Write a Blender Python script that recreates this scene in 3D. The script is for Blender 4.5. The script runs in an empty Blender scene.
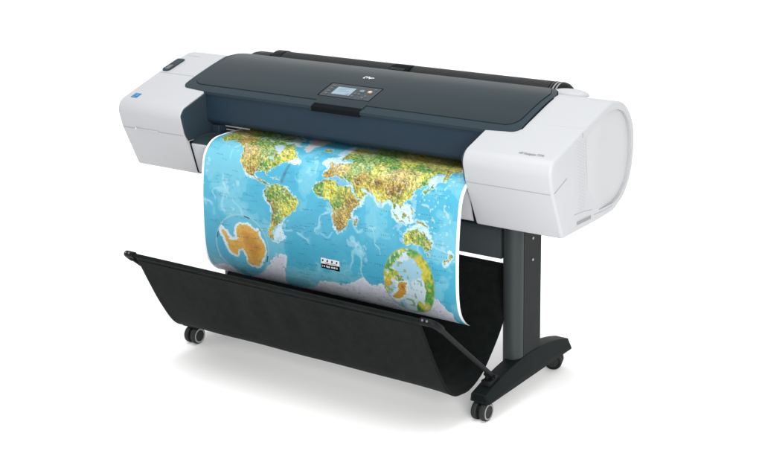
import bpy, bmesh, math, random
import numpy as np
from mathutils import Vector, Matrix

random.seed(4)
SC = bpy.context.scene
COL = SC.collection
PI = math.pi

# ------------------------------------------------------------------ materials
def srgb(r, g, b):
    def l(c):
        c /= 255.0
        return c / 12.92 if c <= 0.04045 else ((c + 0.055) / 1.055) ** 2.4
    return (l(r), l(g), l(b), 1.0)

def plastic(name, col, rough=0.4, spec=0.4, grain=0.0, scale=900.0, tint=0.06, coat=0.0):
    m = bpy.data.materials.new(name)
    m.use_nodes = True
    nt = m.node_tree
    b = nt.nodes['Principled BSDF']
    b.inputs['Roughness'].default_value = rough
    b.inputs['Specular IOR Level'].default_value = spec
    b.inputs['Coat Weight'].default_value = coat
    b.inputs['Coat Roughness'].default_value = 0.15
    tc = nt.nodes.new('ShaderNodeTexCoord')
    n = nt.nodes.new('ShaderNodeTexNoise')
    n.inputs['Scale'].default_value = 9.0
    n.inputs['Detail'].default_value = 5.0
    nt.links.new(tc.outputs['Object'], n.inputs['Vector'])
    mix = nt.nodes.new('ShaderNodeMix')
    mix.data_type = 'RGBA'
    mix.inputs['A'].default_value = tuple(c * (1 - tint) for c in col[:3]) + (1,)
    mix.inputs['B'].default_value = tuple(min(1, c * (1 + tint)) for c in col[:3]) + (1,)
    nt.links.new(n.outputs['Fac'], mix.inputs['Factor'])
    nt.links.new(mix.outputs['Result'], b.inputs['Base Color'])
    mr = nt.nodes.new('ShaderNodeMapRange')
    mr.inputs['To Min'].default_value = max(0.02, rough - 0.05)
    mr.inputs['To Max'].default_value = min(1, rough + 0.05)
    nt.links.new(n.outputs['Fac'], mr.inputs['Value'])
    nt.links.new(mr.outputs['Result'], b.inputs['Roughness'])
    if grain > 0:
        g = nt.nodes.new('ShaderNodeTexNoise')
        g.inputs['Scale'].default_value = scale
        g.inputs['Detail'].default_value = 2.0
        nt.links.new(tc.outputs['Object'], g.inputs['Vector'])
        bp = nt.nodes.new('ShaderNodeBump')
        bp.inputs['Strength'].default_value = grain
        bp.inputs['Distance'].default_value = 0.0006
        nt.links.new(g.outputs['Fac'], bp.inputs['Height'])
        nt.links.new(bp.outputs['Normal'], b.inputs['Normal'])
    return m

M = {}
M['white'] = plastic('white_plastic', (0.330, 0.338, 0.352, 1), 0.45, 0.35, 0.12, 1200, 0.015)
M['panel'] = plastic('white_panel_plastic', (0.355, 0.361, 0.369, 1), 0.5, 0.3, 0.25, 900, 0.015)
M['pale'] = plastic('pale_grey_plastic', (0.325, 0.336, 0.356, 1), 0.5, 0.3, 0.1, 1200, 0.02)
M['navy'] = plastic('blue_grey_plastic', (0.0125, 0.0240, 0.0370, 1), 0.38, 0.10, 0.10, 1000, 0.05)
M['navy_wall'] = plastic('blue_grey_wall_plastic', (0.018, 0.030, 0.040, 1), 0.5, 0.2, 0.10, 1000, 0.05)
M['frame'] = plastic('frame_plastic', (0.0185, 0.0295, 0.0375, 1), 0.36, 0.04, 0.08, 1000, 0.04)
M['glass'] = plastic('smoked_window', (0.0135, 0.0225, 0.0270, 1), 0.22, 0.05, 0.0, 900, 0.04)
M['black'] = plastic('black_plastic', (0.005, 0.006, 0.0065, 1), 0.5, 0.09, 0.15, 900, 0.1)
M['gap'] = plastic('dark_gap', (0.004, 0.005, 0.006, 1), 0.8, 0.05)
M['seam'] = plastic('seam_shadow', (0.24, 0.245, 0.26, 1), 0.8, 0.1)
M['stand'] = plastic('stand_paint', (0.0230, 0.0285, 0.030, 1), 0.40, 0.2, 0.2, 700, 0.06)
M['foot'] = plastic('foot_paint', (0.0045, 0.007, 0.007, 1), 0.55, 0.09, 0.2, 700, 0.08)
M['tray'] = plastic('tray_plastic', (0.016, 0.024, 0.030, 1), 0.3, 0.4, 0.1, 900, 0.05)
M['roller'] = plastic('roller_metal', (0.45, 0.46, 0.47, 1), 0.35, 0.5)
M['rib'] = plastic('ribbed_cover', (0.012, 0.014, 0.015, 1), 0.45, 0.22, 0.2, 500, 0.1)
M['ring'] = plastic('wheel_ring', (0.20, 0.205, 0.205, 1), 0.5, 0.3)
M['tyre'] = plastic('wheel_rubber', (0.010, 0.012, 0.012, 1), 0.6, 0.25, 0.1, 900, 0.1)
M['steel'] = plastic('screw_steel', (0.22, 0.22, 0.22, 1), 0.3, 0.6)
M['ink'] = plastic('grey_print', (0.16, 0.165, 0.18, 1), 0.6, 0.2)
M['logo'] = plastic('white_print', (0.50, 0.51, 0.51, 1), 0.5, 0.3)
M['blue'] = plastic('blue_label', srgb(14, 92, 140), 0.5, 0.3)
M['blue_pale'] = plastic('pale_blue_print', srgb(64, 140, 176), 0.5, 0.3)
M['screen'] = plastic('lcd_screen', srgb(112, 134, 148), 0.3, 0.3, 0, 900, 0.08)
M['screen_ink'] = plastic('lcd_ink', srgb(108, 130, 146), 0.3, 0.4)
M['key'] = plastic('key_grey', (0.05, 0.062, 0.07, 1), 0.4, 0.4)
M['key_green'] = plastic('key_green', srgb(78, 104, 104), 0.4, 0.4)
M['key_orange'] = plastic('key_orange', srgb(120, 92, 80), 0.4, 0.4)
M['key_white'] = plastic('key_white', srgb(190, 170, 150), 0.4, 0.4)

def fabric_material():
    m = bpy.data.materials.new('black_fabric')
    m.use_nodes = True
    nt = m.node_tree
    b = nt.nodes['Principled BSDF']
    b.inputs['Roughness'].default_value = 0.85
    b.inputs['Specular IOR Level'].default_value = 0.08
    b.inputs['Sheen Weight'].default_value = 0.02
    tc = nt.nodes.new('ShaderNodeTexCoord')
    n = nt.nodes.new('ShaderNodeTexNoise')
    n.inputs['Scale'].default_value = 30.0
    n.inputs['Detail'].default_value = 8.0
    n.inputs['Roughness'].default_value = 0.75
    nt.links.new(tc.outputs['Object'], n.inputs['Vector'])
    r = nt.nodes.new('ShaderNodeValToRGB')
    r.color_ramp.elements[0].position = 0.3
    r.color_ramp.elements[0].color = (0.0016, 0.0029, 0.0028, 1)
    r.color_ramp.elements[1].position = 0.75
    r.color_ramp.elements[1].color = (0.0064, 0.0082, 0.0080, 1)
    nt.links.new(n.outputs['Fac'], r.inputs['Fac'])
    nt.links.new(r.outputs['Color'], b.inputs['Base Color'])
    w = nt.nodes.new('ShaderNodeTexNoise')
    w.inputs['Scale'].default_value = 700.0
    nt.links.new(tc.outputs['Object'], w.inputs['Vector'])
    bp = nt.nodes.new('ShaderNodeBump')
    bp.inputs['Strength'].default_value = 0.35
    bp.inputs['Distance'].default_value = 0.001
    nt.links.new(w.outputs['Fac'], bp.inputs['Height'])
    nt.links.new(bp.outputs['Normal'], b.inputs['Normal'])
    return m
M['fabric'] = fabric_material()

# ------------------------------------------------------------------ object helpers
ROOT_LOC = Vector((0.0, 0.28, 0.0))

def finish(name, me, mats, parent, angle=35.0):
    if not isinstance(mats, (list, tuple)):
        mats = [mats]
    for m in mats:
        me.materials.append(m)
    me.polygons.foreach_set('use_smooth', [True] * len(me.polygons))
    me.set_sharp_from_angle(angle=math.radians(angle))
    me.update()
    o = bpy.data.objects.new(name, me)
    COL.objects.link(o)
    if parent is not None:
        o.parent = parent
        if parent.type == 'EMPTY':
            o.location = -parent.location
    return o

def bm_obj(name, bm, mats, parent, angle=35.0):
    bmesh.ops.recalc_face_normals(bm, faces=bm.faces)
    me = bpy.data.meshes.new(name)
    bm.to_mesh(me)
    bm.free()
    return finish(name, me, mats, parent, angle)

def fillet(poly, n=6):
    """poly: list of (a, b, r) -> rounded list of (a, b)."""
    out = []
    N = len(poly)
    for i in range(N):
        p = Vector(poly[i][:2]); r = poly[i][2] if len(poly[i]) > 2 else 0
        a = Vector(poly[i - 1][:2]); c = Vector(poly[(i + 1) % N][:2])
        u = (a - p); v = (c - p)
        lu, lv = u.length, v.length
        u.normalize(); v.normalize()
        ang = u.angle(v)
        if r <= 1e-6 or ang > PI - 0.02:
            out.append(tuple(p)); continue
        t = min(r / math.tan(ang / 2), 0.49 * lu, 0.49 * lv)
        r2 = t * math.tan(ang / 2)
        bis = (u + v).normalized()
        cen = p + bis * (r2 / math.sin(ang / 2))
        s = p + u * t - cen; e = p + v * t - cen
        a0 = math.atan2(s.y, s.x); a1 = math.atan2(e.y, e.x)
        d = (a1 - a0 + PI) % (2 * PI) - PI
        for k in range(n + 1):
            q = a0 + d * k / n
            out.append((cen.x + r2 * math.cos(q), cen.y + r2 * math.sin(q)))
    return out

def area2(pts):
    return 0.5 * sum(pts[i - 1][0] * pts[i][1] - pts[i][0] * pts[i - 1][1] for i in range(len(pts)))

def offset(pts, d):
    """shrink a closed loop by d."""
    s = 1 if area2(pts) > 0 else -1
    N = len(pts); out = []
    for i in range(N):
        a = Vector(pts[i - 1]); p = Vector(pts[i]); c = Vector(pts[(i + 1) % N])
        e1 = (p - a); e2 = (c - p)
        if e1.length < 1e-9: e1 = e2
        if e2.length < 1e-9: e2 = e1
        e1.normalize(); e2.normalize()
        n1 = Vector((-e1.y, e1.x)) * s; n2 = Vector((-e2.y, e2.x)) * s
        n = n1 + n2
        if n.length < 1e-6:
            n = n1
        n.normalize()
        k = max(0.4, n.dot(n1))
        out.append(tuple(p + n * (d / k)))
    return out

def prism_into(bm, pts, lo, hi, r_lo=0.0, r_hi=0.0, axis='x', seg=4, cap_lo=True, cap_hi=True, mat=0):
    """extrude a closed loop along an axis with rounded ends. loop is (y,z) for x, (x,z) for y, (x,y) for z."""
    def at(p, h):
        if axis == 'x': return (h, p[0], p[1])
        if axis == 'y': return (p[0], h, p[1])
        return (p[0], p[1], h)
    rings = []
    if r_lo > 0:
        for k in range(seg + 1):
            t = PI / 2 * k / seg
            rings.append((lo + r_lo * (1 - math.sin(t)), r_lo * (1 - math.cos(t))))
        rings.sort(key=lambda q: q[0])
    else:
        rings.append((lo, 0.0))
    up = []
    if r_hi > 0:
        for k in range(seg + 1):
            t = PI / 2 * k / seg
            up.append((hi - r_hi * (1 - math.sin(t)), r_hi * (1 - math.cos(t))))
        up.sort(key=lambda q: q[0])
    else:
        up.append((hi, 0.0))
    rings += up
    vs = []
    for h, d in rings:
        loop = offset(pts, d) if d > 1e-9 else pts
        vs.append([bm.verts.new(at(p, h)) for p in loop])
    N = len(pts)
    fs = []
    for a, b in zip(vs, vs[1:]):
        for i in range(N):
            fs.append(bm.faces.new((a[i - 1], a[i], b[i], b[i - 1])))
    if cap_lo: fs.append(bm.faces.new(vs[0]))
    if cap_hi: fs.append(bm.faces.new(vs[-1]))
    for f in fs: f.material_index = mat
    return vs

def prism(name, pts, lo, hi, mats, parent, r_lo=0.0, r_hi=0.0, axis='x', seg=4, angle=35.0):
    bm = bmesh.new()
    prism_into(bm, pts, lo, hi, r_lo, r_hi, axis, seg)
    return bm_obj(name, bm, mats, parent, angle)

def rbox(name, c, s, mats, parent, r=0.004, axis='z'):
    """box with rounded vertical edges and softened ends."""
    i = {'x': (1, 2, 0), 'y': (0, 2, 1), 'z': (0, 1, 2)}[axis]
    a, b = s[i[0]] / 2, s[i[1]] / 2
    ca, cb, ch = c[i[0]], c[i[1]], c[i[2]]
    pts = fillet([(ca - a, cb - b, r), (ca + a, cb - b, r), (ca + a, cb + b, r), (ca - a, cb + b, r)], 4)
    rr = min(r * 0.7, s[i[2]] * 0.4)
    return prism(name, pts, ch - s[i[2]] / 2, ch + s[i[2]] / 2, mats, parent, rr, rr, axis, 3)

def tube_into(bm, path, radii, n=16, mat=0):
    path = [Vector(p) for p in path]
    if not isinstance(radii, (list, tuple)):
        radii = [radii] * len(path)
    rings = []
    up = Vector((0, 0, 1))
    for i, p in enumerate(path):
        a = path[max(0, i - 1)]; b = path[min(len(path) - 1, i + 1)]
        t = (b - a).normalized()
        ref = up if abs(t.dot(up)) < 0.95 else Vector((1, 0, 0))
        s = t.cross(ref).normalized(); w = s.cross(t)
        rings.append([bm.verts.new(p + (s * math.cos(2 * PI * k / n) + w * math.sin(2 * PI * k / n)) * radii[i]) for k in range(n)])
    fs = []
    for a, b in zip(rings, rings[1:]):
        for k in range(n):
            fs.append(bm.faces.new((a[k - 1], a[k], b[k], b[k - 1])))
    fs.append(bm.faces.new(rings[0])); fs.append(bm.faces.new(rings[-1]))
    for f in fs: f.material_index = mat

def tube(name, path, radii, mats, parent, n=16):
    bm = bmesh.new()
    tube_into(bm, path, radii, n)
    return bm_obj(name, bm, mats, parent)

def lerp_tab(tab, v):
    xs = [t[0] for t in tab]
    return float(np.interp(v, xs, [t[1] for t in tab]))

def smooth_tab(tab, n=10):
    """Catmull-Rom through a list of points."""
    P = [np.array(p, float) for p in tab]
    Q = [2 * P[0] - P[1]] + P + [2 * P[-1] - P[-2]]
    out = []
    for i in range(1, len(Q) - 2):
        a, b, c, d = Q[i - 1:i + 3]
        for k in range(n):
            t = k / n
            out.append(tuple(0.5 * ((2 * b) + (c - a) * t + (2 * a - 5 * b + 4 * c - d) * t * t + (3 * b - a - 3 * c + d) * t ** 3)))
    out.append(tuple(P[-1]))
    return out

def drape(name, loop, zfun, h, thick, mats, parent, res=0.02, bevel=0.0):
    """closed loop (x,y) laid on the surface z = zfun(y) + h, as a solid of the given thickness."""
    ys = [p[1] for p in loop]
    y0, y1 = min(ys), max(ys)
    levels = sorted(set([round(y, 5) for y in ys] + [y0 + (y1 - y0) * k / max(2, int((y1 - y0) / res)) for k in range(max(2, int((y1 - y0) / res)) + 1)]))
    lv = [levels[0]]
    for y in levels[1:]:
        if y - lv[-1] > 2e-4: lv.append(y)
    lv[0] = y0 + 1e-6; lv[-1] = y1 - 1e-6
    def ext(y):
        xs = []
        for i in range(len(loop)):
            a = loop[i - 1]; b = loop[i]
            if (a[1] <= y <= b[1]) or (b[1] <= y <= a[1]):
                if abs(b[1] - a[1]) < 1e-9:
                    xs += [a[0], b[0]]
                else:
                    xs.append(a[0] + (b[0] - a[0]) * (y - a[1]) / (b[1] - a[1]))
        return min(xs), max(xs)
    bm = bmesh.new()
    top = []; bot = []
    nx = 12
    for y in lv:
        a, b = ext(y)
        z = zfun(y) + h
        top.append([bm.verts.new((a + (b - a) * k / nx, y, z)) for k in range(nx + 1)])
        bot.append([bm.verts.new((a + (b - a) * k / nx, y, z - thick)) for k in range(nx + 1)])
    for r in range(len(lv) - 1):
        for k in range(nx):
            bm.faces.new((top[r][k], top[r][k + 1], top[r + 1][k + 1], top[r + 1][k]))
            bm.faces.new((bot[r][k + 1], bot[r][k], bot[r + 1][k], bot[r + 1][k + 1]))
        bm.faces.new((top[r][0], top[r + 1][0], bot[r + 1][0], bot[r][0]))
        bm.faces.new((top[r + 1][nx], top[r][nx], bot[r][nx], bot[r + 1][nx]))
    for k in range(nx):
        bm.faces.new((top[0][k + 1], top[0][k], bot[0][k], bot[0][k + 1]))
        bm.faces.new((top[-1][k], top[-1][k + 1], bot[-1][k + 1], bot[-1][k]))
    o = bm_obj(name, bm, mats, parent)
    if bevel > 0:
        md = o.modifiers.new('soft_edges', 'BEVEL')
        md.width = bevel; md.segments = 3; md.limit_method = 'ANGLE'; md.angle_limit = math.radians(50)
        md.harden_normals = False
    return o

def ribbon(name, pts, width, thick, normal_fun, mats, parent):
    """thin strip following a 3D polyline, lying on a surface whose outward normal is normal_fun(p)."""
    bm = bmesh.new()
    P = [Vector(p) for p in pts]
    rows = []
    for i, p in enumerate(P):
        t = (P[min(i + 1, len(P) - 1)] - P[max(i - 1, 0)]).normalized()
        n = Vector(normal_fun(p)).normalized()
        s = t.cross(n).normalized() * width / 2
        rows.append([bm.verts.new(p - s - n * thick), bm.verts.new(p - s + n * thick * 0.5), bm.verts.new(p + s + n * thick * 0.5), bm.verts.new(p + s - n * thick)])
    for a, b in zip(rows, rows[1:]):
        for k in range(4):
            bm.faces.new((a[k], a[(k + 1) % 4], b[(k + 1) % 4], b[k]))
    bm.faces.new(rows[0]); bm.faces.new(rows[-1])
    return bm_obj(name, bm, mats, parent)

def text_mesh(body, size, shear=0.0, extrude=0.0004, space=1.0, bold=0.0):
    cu = bpy.data.curves.new('lettering', 'FONT')
    cu.body = body; cu.size = size; cu.shear = shear; cu.extrude = extrude
    cu.space_character = space; cu.offset = bold
    cu.align_x = 'LEFT'; cu.align_y = 'BOTTOM_BASELINE'
    o = bpy.data.objects.new('lettering', cu)
    COL.objects.link(o)
    dg = bpy.context.evaluated_depsgraph_get()
    dg.update()
    me = bpy.data.meshes.new_from_object(o.evaluated_get(dg))
    bpy.data.objects.remove(o)
    bpy.data.curves.remove(cu)
    return me

def place_text(name, me, origin, xdir, ydir, fitw, fith, mat, parent):
    co = np.zeros(len(me.vertices) * 3); me.vertices.foreach_get('co', co); co = co.reshape(-1, 3)
    mn = co.min(0); mx = co.max(0)
    sx = fitw / (mx[0] - mn[0]); sy = fith / (mx[1] - mn[1])
    X = np.array(Vector(xdir).normalized()); Yd = np.array(Vector(ydir).normalized()); Nn = np.cross(X, Yd)
    w = np.array(origin) + np.outer((co[:, 0] - mn[0]) * sx, X) + np.outer((co[:, 1] - mn[1]) * sy, Yd) + np.outer(co[:, 2], Nn)
    me.vertices.foreach_set('co', w.ravel())
    me.materials.clear()
    me.name = name
    return finish(name, me, mat, parent)

# ------------------------------------------------------------------ the setting: one white studio sweep
fm = bpy.data.materials.new('white_studio_floor')
fm.use_nodes = True
nt = fm.node_tree
fb = nt.nodes['Principled BSDF']
fb.inputs['Roughness'].default_value = 0.9
fb.inputs['Specular IOR Level'].default_value = 0.05
ftc = nt.nodes.new('ShaderNodeTexCoord')
fn = nt.nodes.new('ShaderNodeTexNoise')
fn.inputs['Scale'].default_value = 3.0
nt.links.new(ftc.outputs['Object'], fn.inputs['Vector'])
fr = nt.nodes.new('ShaderNodeValToRGB')
fr.color_ramp.elements[0].color = (0.93, 0.93, 0.93, 1)
fr.color_ramp.elements[1].color = (0.96, 0.96, 0.96, 1)
nt.links.new(fn.outputs['Fac'], fr.inputs['Fac'])
nt.links.new(fr.outputs['Color'], fb.inputs['Base Color'])
bm = bmesh.new()
S = 13.0
bm.faces.new([bm.verts.new((-2.0 + S * math.cos(a), 3.5 + S * math.sin(a), 0)) for a in np.linspace(0, 2 * PI, 96, endpoint=False)])
floor = bm_obj('floor', bm, fm, None)
floor['kind'] = 'structure'
floor['label'] = 'seamless white studio floor'

# ------------------------------------------------------------------ the printer
root = bpy.data.objects.new('large_format_printer', None)
COL.objects.link(root)
root.location = ROOT_LOC
root.empty_display_size = 0.2
root['label'] = 'wide white and blue-grey large format printer on a black wheeled stand with fabric bin'
root['category'] = 'printer'

CAP = [(0.055, 0.645, 0.012), (-0.013, 0.80, 0.0), (-0.036, 0.893, 0.045), (0.17, 0.958, 0.3), (0.281, 0.989, 0.4), (0.365, 1.011, 0.10),
       (0.455, 0.992, 0.12), (0.517, 0.93, 0.15), (0.536, 0.86, 0.2), (0.528, 0.77, 0.2), (0.503, 0.715, 0.15), (0.465, 0.676, 0.10), (0.40, 0.647, 0.08), (0.30, 0.643, 0.1)]
cap_loop = fillet(CAP, 7)
TOP = [(-0.010, 0.896), (0.02, 0.9105), (0.105, 0.9375), (0.17, 0.958), (0.225, 0.9735), (0.281, 0.989), (0.325, 1.0), (0.365, 1.006), (0.42, 1.000), (0.455, 0.988)]
def z_top(y):
    # height of the rounded cap loop over y (its upper branch)
    best = -1
    for i in range(len(cap_loop)):
        a = cap_loop[i - 1]; b = cap_loop[i]
        if min(a[0], b[0]) - 1e-9 <= y <= max(a[0], b[0]) + 1e-9 and abs(a[0] - b[0]) > 1e-9:
            best = max(best, a[1] + (b[1] - a[1]) * (y - a[0]) / (b[0] - a[0]))
    return best
def top_normal(p):
    d = (z_top(p[1] + 0.004) - z_top(p[1] - 0.004)) / 0.008
    return (0, -d, 1)
def y_front(z):
    """front-most y of the cap loop at height z."""
    best = 9
    for i in range(len(cap_loop)):
        a = cap_loop[i - 1]; b = cap_loop[i]
        if min(a[1], b[1]) - 1e-9 <= z <= max(a[1], b[1]) + 1e-9 and abs(a[1] - b[1]) > 1e-9:
            best = min(best, a[0] + (b[0] - a[0]) * (z - a[1]) / (b[1] - a[1]))
    return best

# --- left end cover
left = prism('end_cover', cap_loop, -0.885, -0.58, M['white'], root, 0.011, 0.005)
left['label'] = 'left end cover with ink door latch and blue energy label'

# --- right end cover: outer end has a recessed oval side panel
bm = bmesh.new()
R_OUT = 0.010
vs = prism_into(bm, cap_loop, 0.58, 0.885, 0.005, R_OUT, 'x', 4, True, False)
outer = vs[-1]
PANEL = fillet([(0.19, 0.945, 0.02), (0.345, 0.980, 0.03), (0.395, 0.981, 0.05), (0.448, 0.962, 0.06), (0.487, 0.922, 0.08), (0.507, 0.873, 0.1), (0.508, 0.789, 0.1),
                (0.488, 0.727, 0.07), (0.440, 0.689, 0.06), (0.389, 0.674, 0.04), (0.215, 0.678, 0.015)], 5)
cy, cz = 0.27, 0.82
def ray_hit(loop, ang):
    d = Vector((math.cos(ang), math.sin(ang))); best = None
    for i in range(len(loop)):
        a = Vector(loop[i - 1]) - Vector((cy, cz)); b = Vector(loop[i]) - Vector((cy, cz))
        e = b - a
        den = d.x * e.y - d.y * e.x
        if abs(den) < 1e-12: continue
        t = (a.x * e.y - a.y * e.x) / den
        u = (a.x * d.y - a.y * d.x) / den
        if t > 0 and -1e-9 <= u <= 1 + 1e-9:
            best = t if best is None else max(best, t)
    return (cy + d.x * best, cz + d.y * best)
inner = []
for v in outer:
    ang = math.atan2(v.co.z - cz, v.co.y - cy)
    y, z = ray_hit(PANEL, ang)
    inner.append((y, z))
def depth(y):
    t = max(0, min(1, (y - 0.24) / 0.16))
    return 0.010 * t * t * (3 - 2 * t)
ring = [bm.verts.new((0.885, y, z)) for y, z in inner]
N = len(outer)
for i in range(N):
    bm.faces.new((outer[i - 1], outer[i], ring[i], ring[i - 1]))
ring2 = [bm.verts.new((0.885 - depth(y), y, z)) for y, z in inner]
for i in range(N):
    bm.faces.new((ring[i - 1], ring[i], ring2[i], ring2[i - 1]))
right = bm_obj('end_cover', bm, M['white'], root)
right['label'] = 'right end cover with a recessed oval side panel and small grey model lettering'
# the side panel itself
bm = bmesh.new()
rings = []
for k in range(8):
    s = 1 - k / 8
    rings.append([bm.verts.new((0.8852 - depth(cy + (y - cy) * s), cy + (y - cy) * (s - 0.002), cz + (z - cz) * (s - 0.002))) for y, z in inner])
for a, b in zip(rings, rings[1:]):
    for i in range(N):
        bm.faces.new((a[i - 1], a[i], b[i], b[i - 1]))
cen = bm.verts.new((0.885 - depth(cy), cy, cz))
for i in range(N):
    bm.faces.new((rings[-1][i - 1], rings[-1][i], cen))
bm_obj('side_panel', bm, M['panel'], right)
# dimples along the front of the side panel
bm = bmesh.new()
for c in range(6):
    col_y = 0.140 + 0.0105 * c
    for k in range(22):
        z = 0.708 + k * 0.0103 + (0.005 if c % 2 else 0.0)
        y = col_y + 0.016 * math.sin(0.9 + k * 0.13)
        if y > 0.1905: continue
        m4 = Matrix.Translation((0.8853, y, z)) @ Matrix.Rotation(PI / 2, 4, 'Y')
        bmesh.ops.create_circle(bm, cap_ends=True, segments=8, radius=0.0015, matrix=m4)
bm_obj('vent_holes', bm, plastic('vent_shadow', (0.235, 0.24, 0.245, 1), 0.8, 0.1), right)
# grip slot low on the end, its recess shade painted on proud grey plates
slot_loop = fillet([(0.137, 0.662, 0.006), (0.237, 0.659, 0.006), (0.238, 0.677, 0.006), (0.137, 0.680, 0.006)], 4)
prism('grip_slot', slot_loop, 0.870, 0.8856, plastic('grip_shadow', (0.36, 0.365, 0.37, 1), 0.7, 0.1), right)
inner_slot = offset(slot_loop, 0.0035)
prism('grip_recess_shade', [(y, z + 0.0015) for y, z in inner_slot], 0.870, 0.8862, plastic('grip_deep_shadow', (0.20, 0.205, 0.21, 1), 0.7, 0.1), right)
ribbon('seam', [(0.885, 0.125, 0.704), (0.885, 0.185, 0.7), (0.885, 0.242, 0.691)], 0.0022, 0.0006, lambda p: (1, 0, 0), M['seam'], right)
ribbon('seam', [(0.885, 0.255, 0.671), (0.885, 0.32, 0.667), (0.885, 0.385, 0.668)], 0.002, 0.0006, lambda p: (1, 0, 0), M['seam'], right)
ribbon('seam', [(0.8855, -0.006, 0.803), (0.8855, 0.035, 0.818), (0.8855, 0.073, 0.832)], 0.0022, 0.0006, lambda p: (1, 0, 0), M['seam'], right)
ribbon('seam', [(0.8855, 0.168, 0.951), (0.8855, 0.170, 0.936)], 0.002, 0.0006, lambda p: (1, 0, 0), M['seam'], right)

# seams along the front and across the top of both covers
def front_seam(parent, xa, xb):
    y = y_front(0.80)
    ribbon('seam', [(xa + (xb - xa) * k / 6, y, 0.80) for k in range(7)], 0.0026, 0.0007, lambda p: (0, -1, -0.3), M['seam'], parent)
front_seam(left, -0.875, -0.584)
front_seam(right, 0.584, 0.876)
soft = plastic('soft_seam', (0.36, 0.365, 0.385, 1), 0.8, 0.1)
ribbon('seam', [(x, 0.192, z_top(0.192)) for x in (-0.876, -0.8, -0.75, -0.705)], 0.0024, 0.0006, top_normal, M['seam'], left)
ribbon('seam', [(x, 0.178, z_top(0.178)) for x in (0.70, 0.76, 0.82, 0.877)], 0.002, 0.0005, top_normal, soft, right)
ribbon('seam', [(x, 0.335, z_top(0.335)) for x in (-0.86, -0.83, -0.80)], 0.002, 0.0005, top_normal, M['seam'], left)

# thumb ridge on the left front seam
bm = bmesh.new()
yy = y_front(0.80)
prism_into(bm, fillet([(-0.812, 0.797, 0.002), (-0.700, 0.797, 0.002), (-0.700, 0.803, 0.002), (-0.812, 0.803, 0.002)], 3), yy - 0.004, yy + 0.006, 0.002, 0, 'y', 2)
bm_obj('thumb_ridge', bm, M['white'], left)
rbox('thumb_ridge_end', (-0.8105, yy - 0.003, 0.801), (0.007, 0.006, 0.008), plastic('bright_plastic', (0.45, 0.455, 0.46, 1), 0.3, 0.5), left, 0.002, 'y')

# dark latch of the ink door
latch = drape('door_latch', fillet([(-0.879, 0.203, 0.014), (-0.842, 0.203, 0.014), (-0.842, 0.298, 0.006), (-0.879, 0.298, 0.006)], 5), z_top, 0.004, 0.012, M['frame'], left, 0.01, 0.002)
drape('latch_recess', fillet([(-0.871, 0.211, 0.01), (-0.850, 0.211, 0.01), (-0.850, 0.243, 0.006), (-0.871, 0.243, 0.006)], 5), z_top, 0.0052, 0.003, M['key'], left, 0.01, 0.0008)

# blue energy label: dark square, pale arc and star
lab = drape('energy_label', [(-0.850, 0.008), (-0.820, 0.008), (-0.820, 0.037), (-0.850, 0.037)], z_top, 0.0008, 0.002, M['blue'], left, 0.01)
bm = bmesh.new()
def label_pt(u, v, h=0.0016):
    y = 0.008 + 0.029 * v
    return (-0.850 + 0.030 * u, y, z_top(y) + h)
arc_o = [(0.5 + 0.42 * math.cos(t), 0.30 + 0.42 * math.sin(t)) for t in np.linspace(0.25, PI - 0.25, 12)]
arc_i = [(0.5 + 0.32 * math.cos(t), 0.30 + 0.32 * math.sin(t)) for t in np.linspace(0.25, PI - 0.25, 12)]
vo = [bm.verts.new(label_pt(*p)) for p in arc_o]; vi = [bm.verts.new(label_pt(*p)) for p in arc_i]
for k in range(11):
    bm.faces.new((vo[k], vo[k + 1], vi[k + 1], vi[k]))
sp = []
for k in range(10):
    r = 0.17 if k % 2 == 0 else 0.075
    sp.append(bm.verts.new(label_pt(0.66 + r * math.sin(k * PI / 5), 0.40 + r * math.cos(k * PI / 5), 0.0018)))
bm.faces.new(sp)
wv = [bm.verts.new(label_pt(0.15 + 0.05 * k, 0.22 + 0.05 * math.sin(k * 1.3))) for k in range(9)] + [bm.verts.new(label_pt(0.55 - 0.05 * k, 0.13 + 0.05 * math.sin((8 - k) * 1.3))) for k in range(9)]
bm.faces.new(wv)
bm_obj('label_print', bm, M['blue_pale'], left)

# model lettering on the right cover
yn = 0.004; zn = z_top(yn)
nrm = Vector(top_normal((0, yn, 0))).normalized()
up_dir = Vector((0, 1, 0)) - nrm * nrm.y
place_text('model_lettering', text_mesh('HP Designjet T770', 0.02, 0.0, 0.0002), Vector((0.757, yn, zn)) + nrm * 0.0012, (1, 0, 0), up_dir, 0.083, 0.0125, M['ink'], right)
ribbon('accent_mark', [(0.860, 0.000, z_top(0.0)), (0.860, 0.010, z_top(0.010)), (0.860, 0.020, z_top(0.020))], 0.0016, 0.0006, top_normal, soft, right)

# small white bump beside each end of the roll cover
def bump(x, parent):
    bm = bmesh.new()
    rings = []
    z0 = z_top(0.43) - 0.004
    for k in range(7):
        t = PI / 2 * k / 6
        rings.append([bm.verts.new((x + (0.066 * math.cos(a)) * math.cos(t) ** 0.6, 0.458 + 0.036 * math.sin(a) * math.cos(t) ** 0.6, z0 + 0.017 * math.sin(t))) for a in np.linspace(0, 2 * PI, 28, endpoint=False)])
    for a, b in zip(rings, rings[1:]):
        for i in range(28):
            bm.faces.new((a[i - 1], a[i], b[i], b[i - 1]))
    bm.faces.new(rings[-1])
    bmesh.ops.remove_doubles(bm, verts=bm.verts, dist=1e-5)
    bm_obj('spindle_cap', bm, M['white'], parent)
bump(0.690, right)

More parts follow.
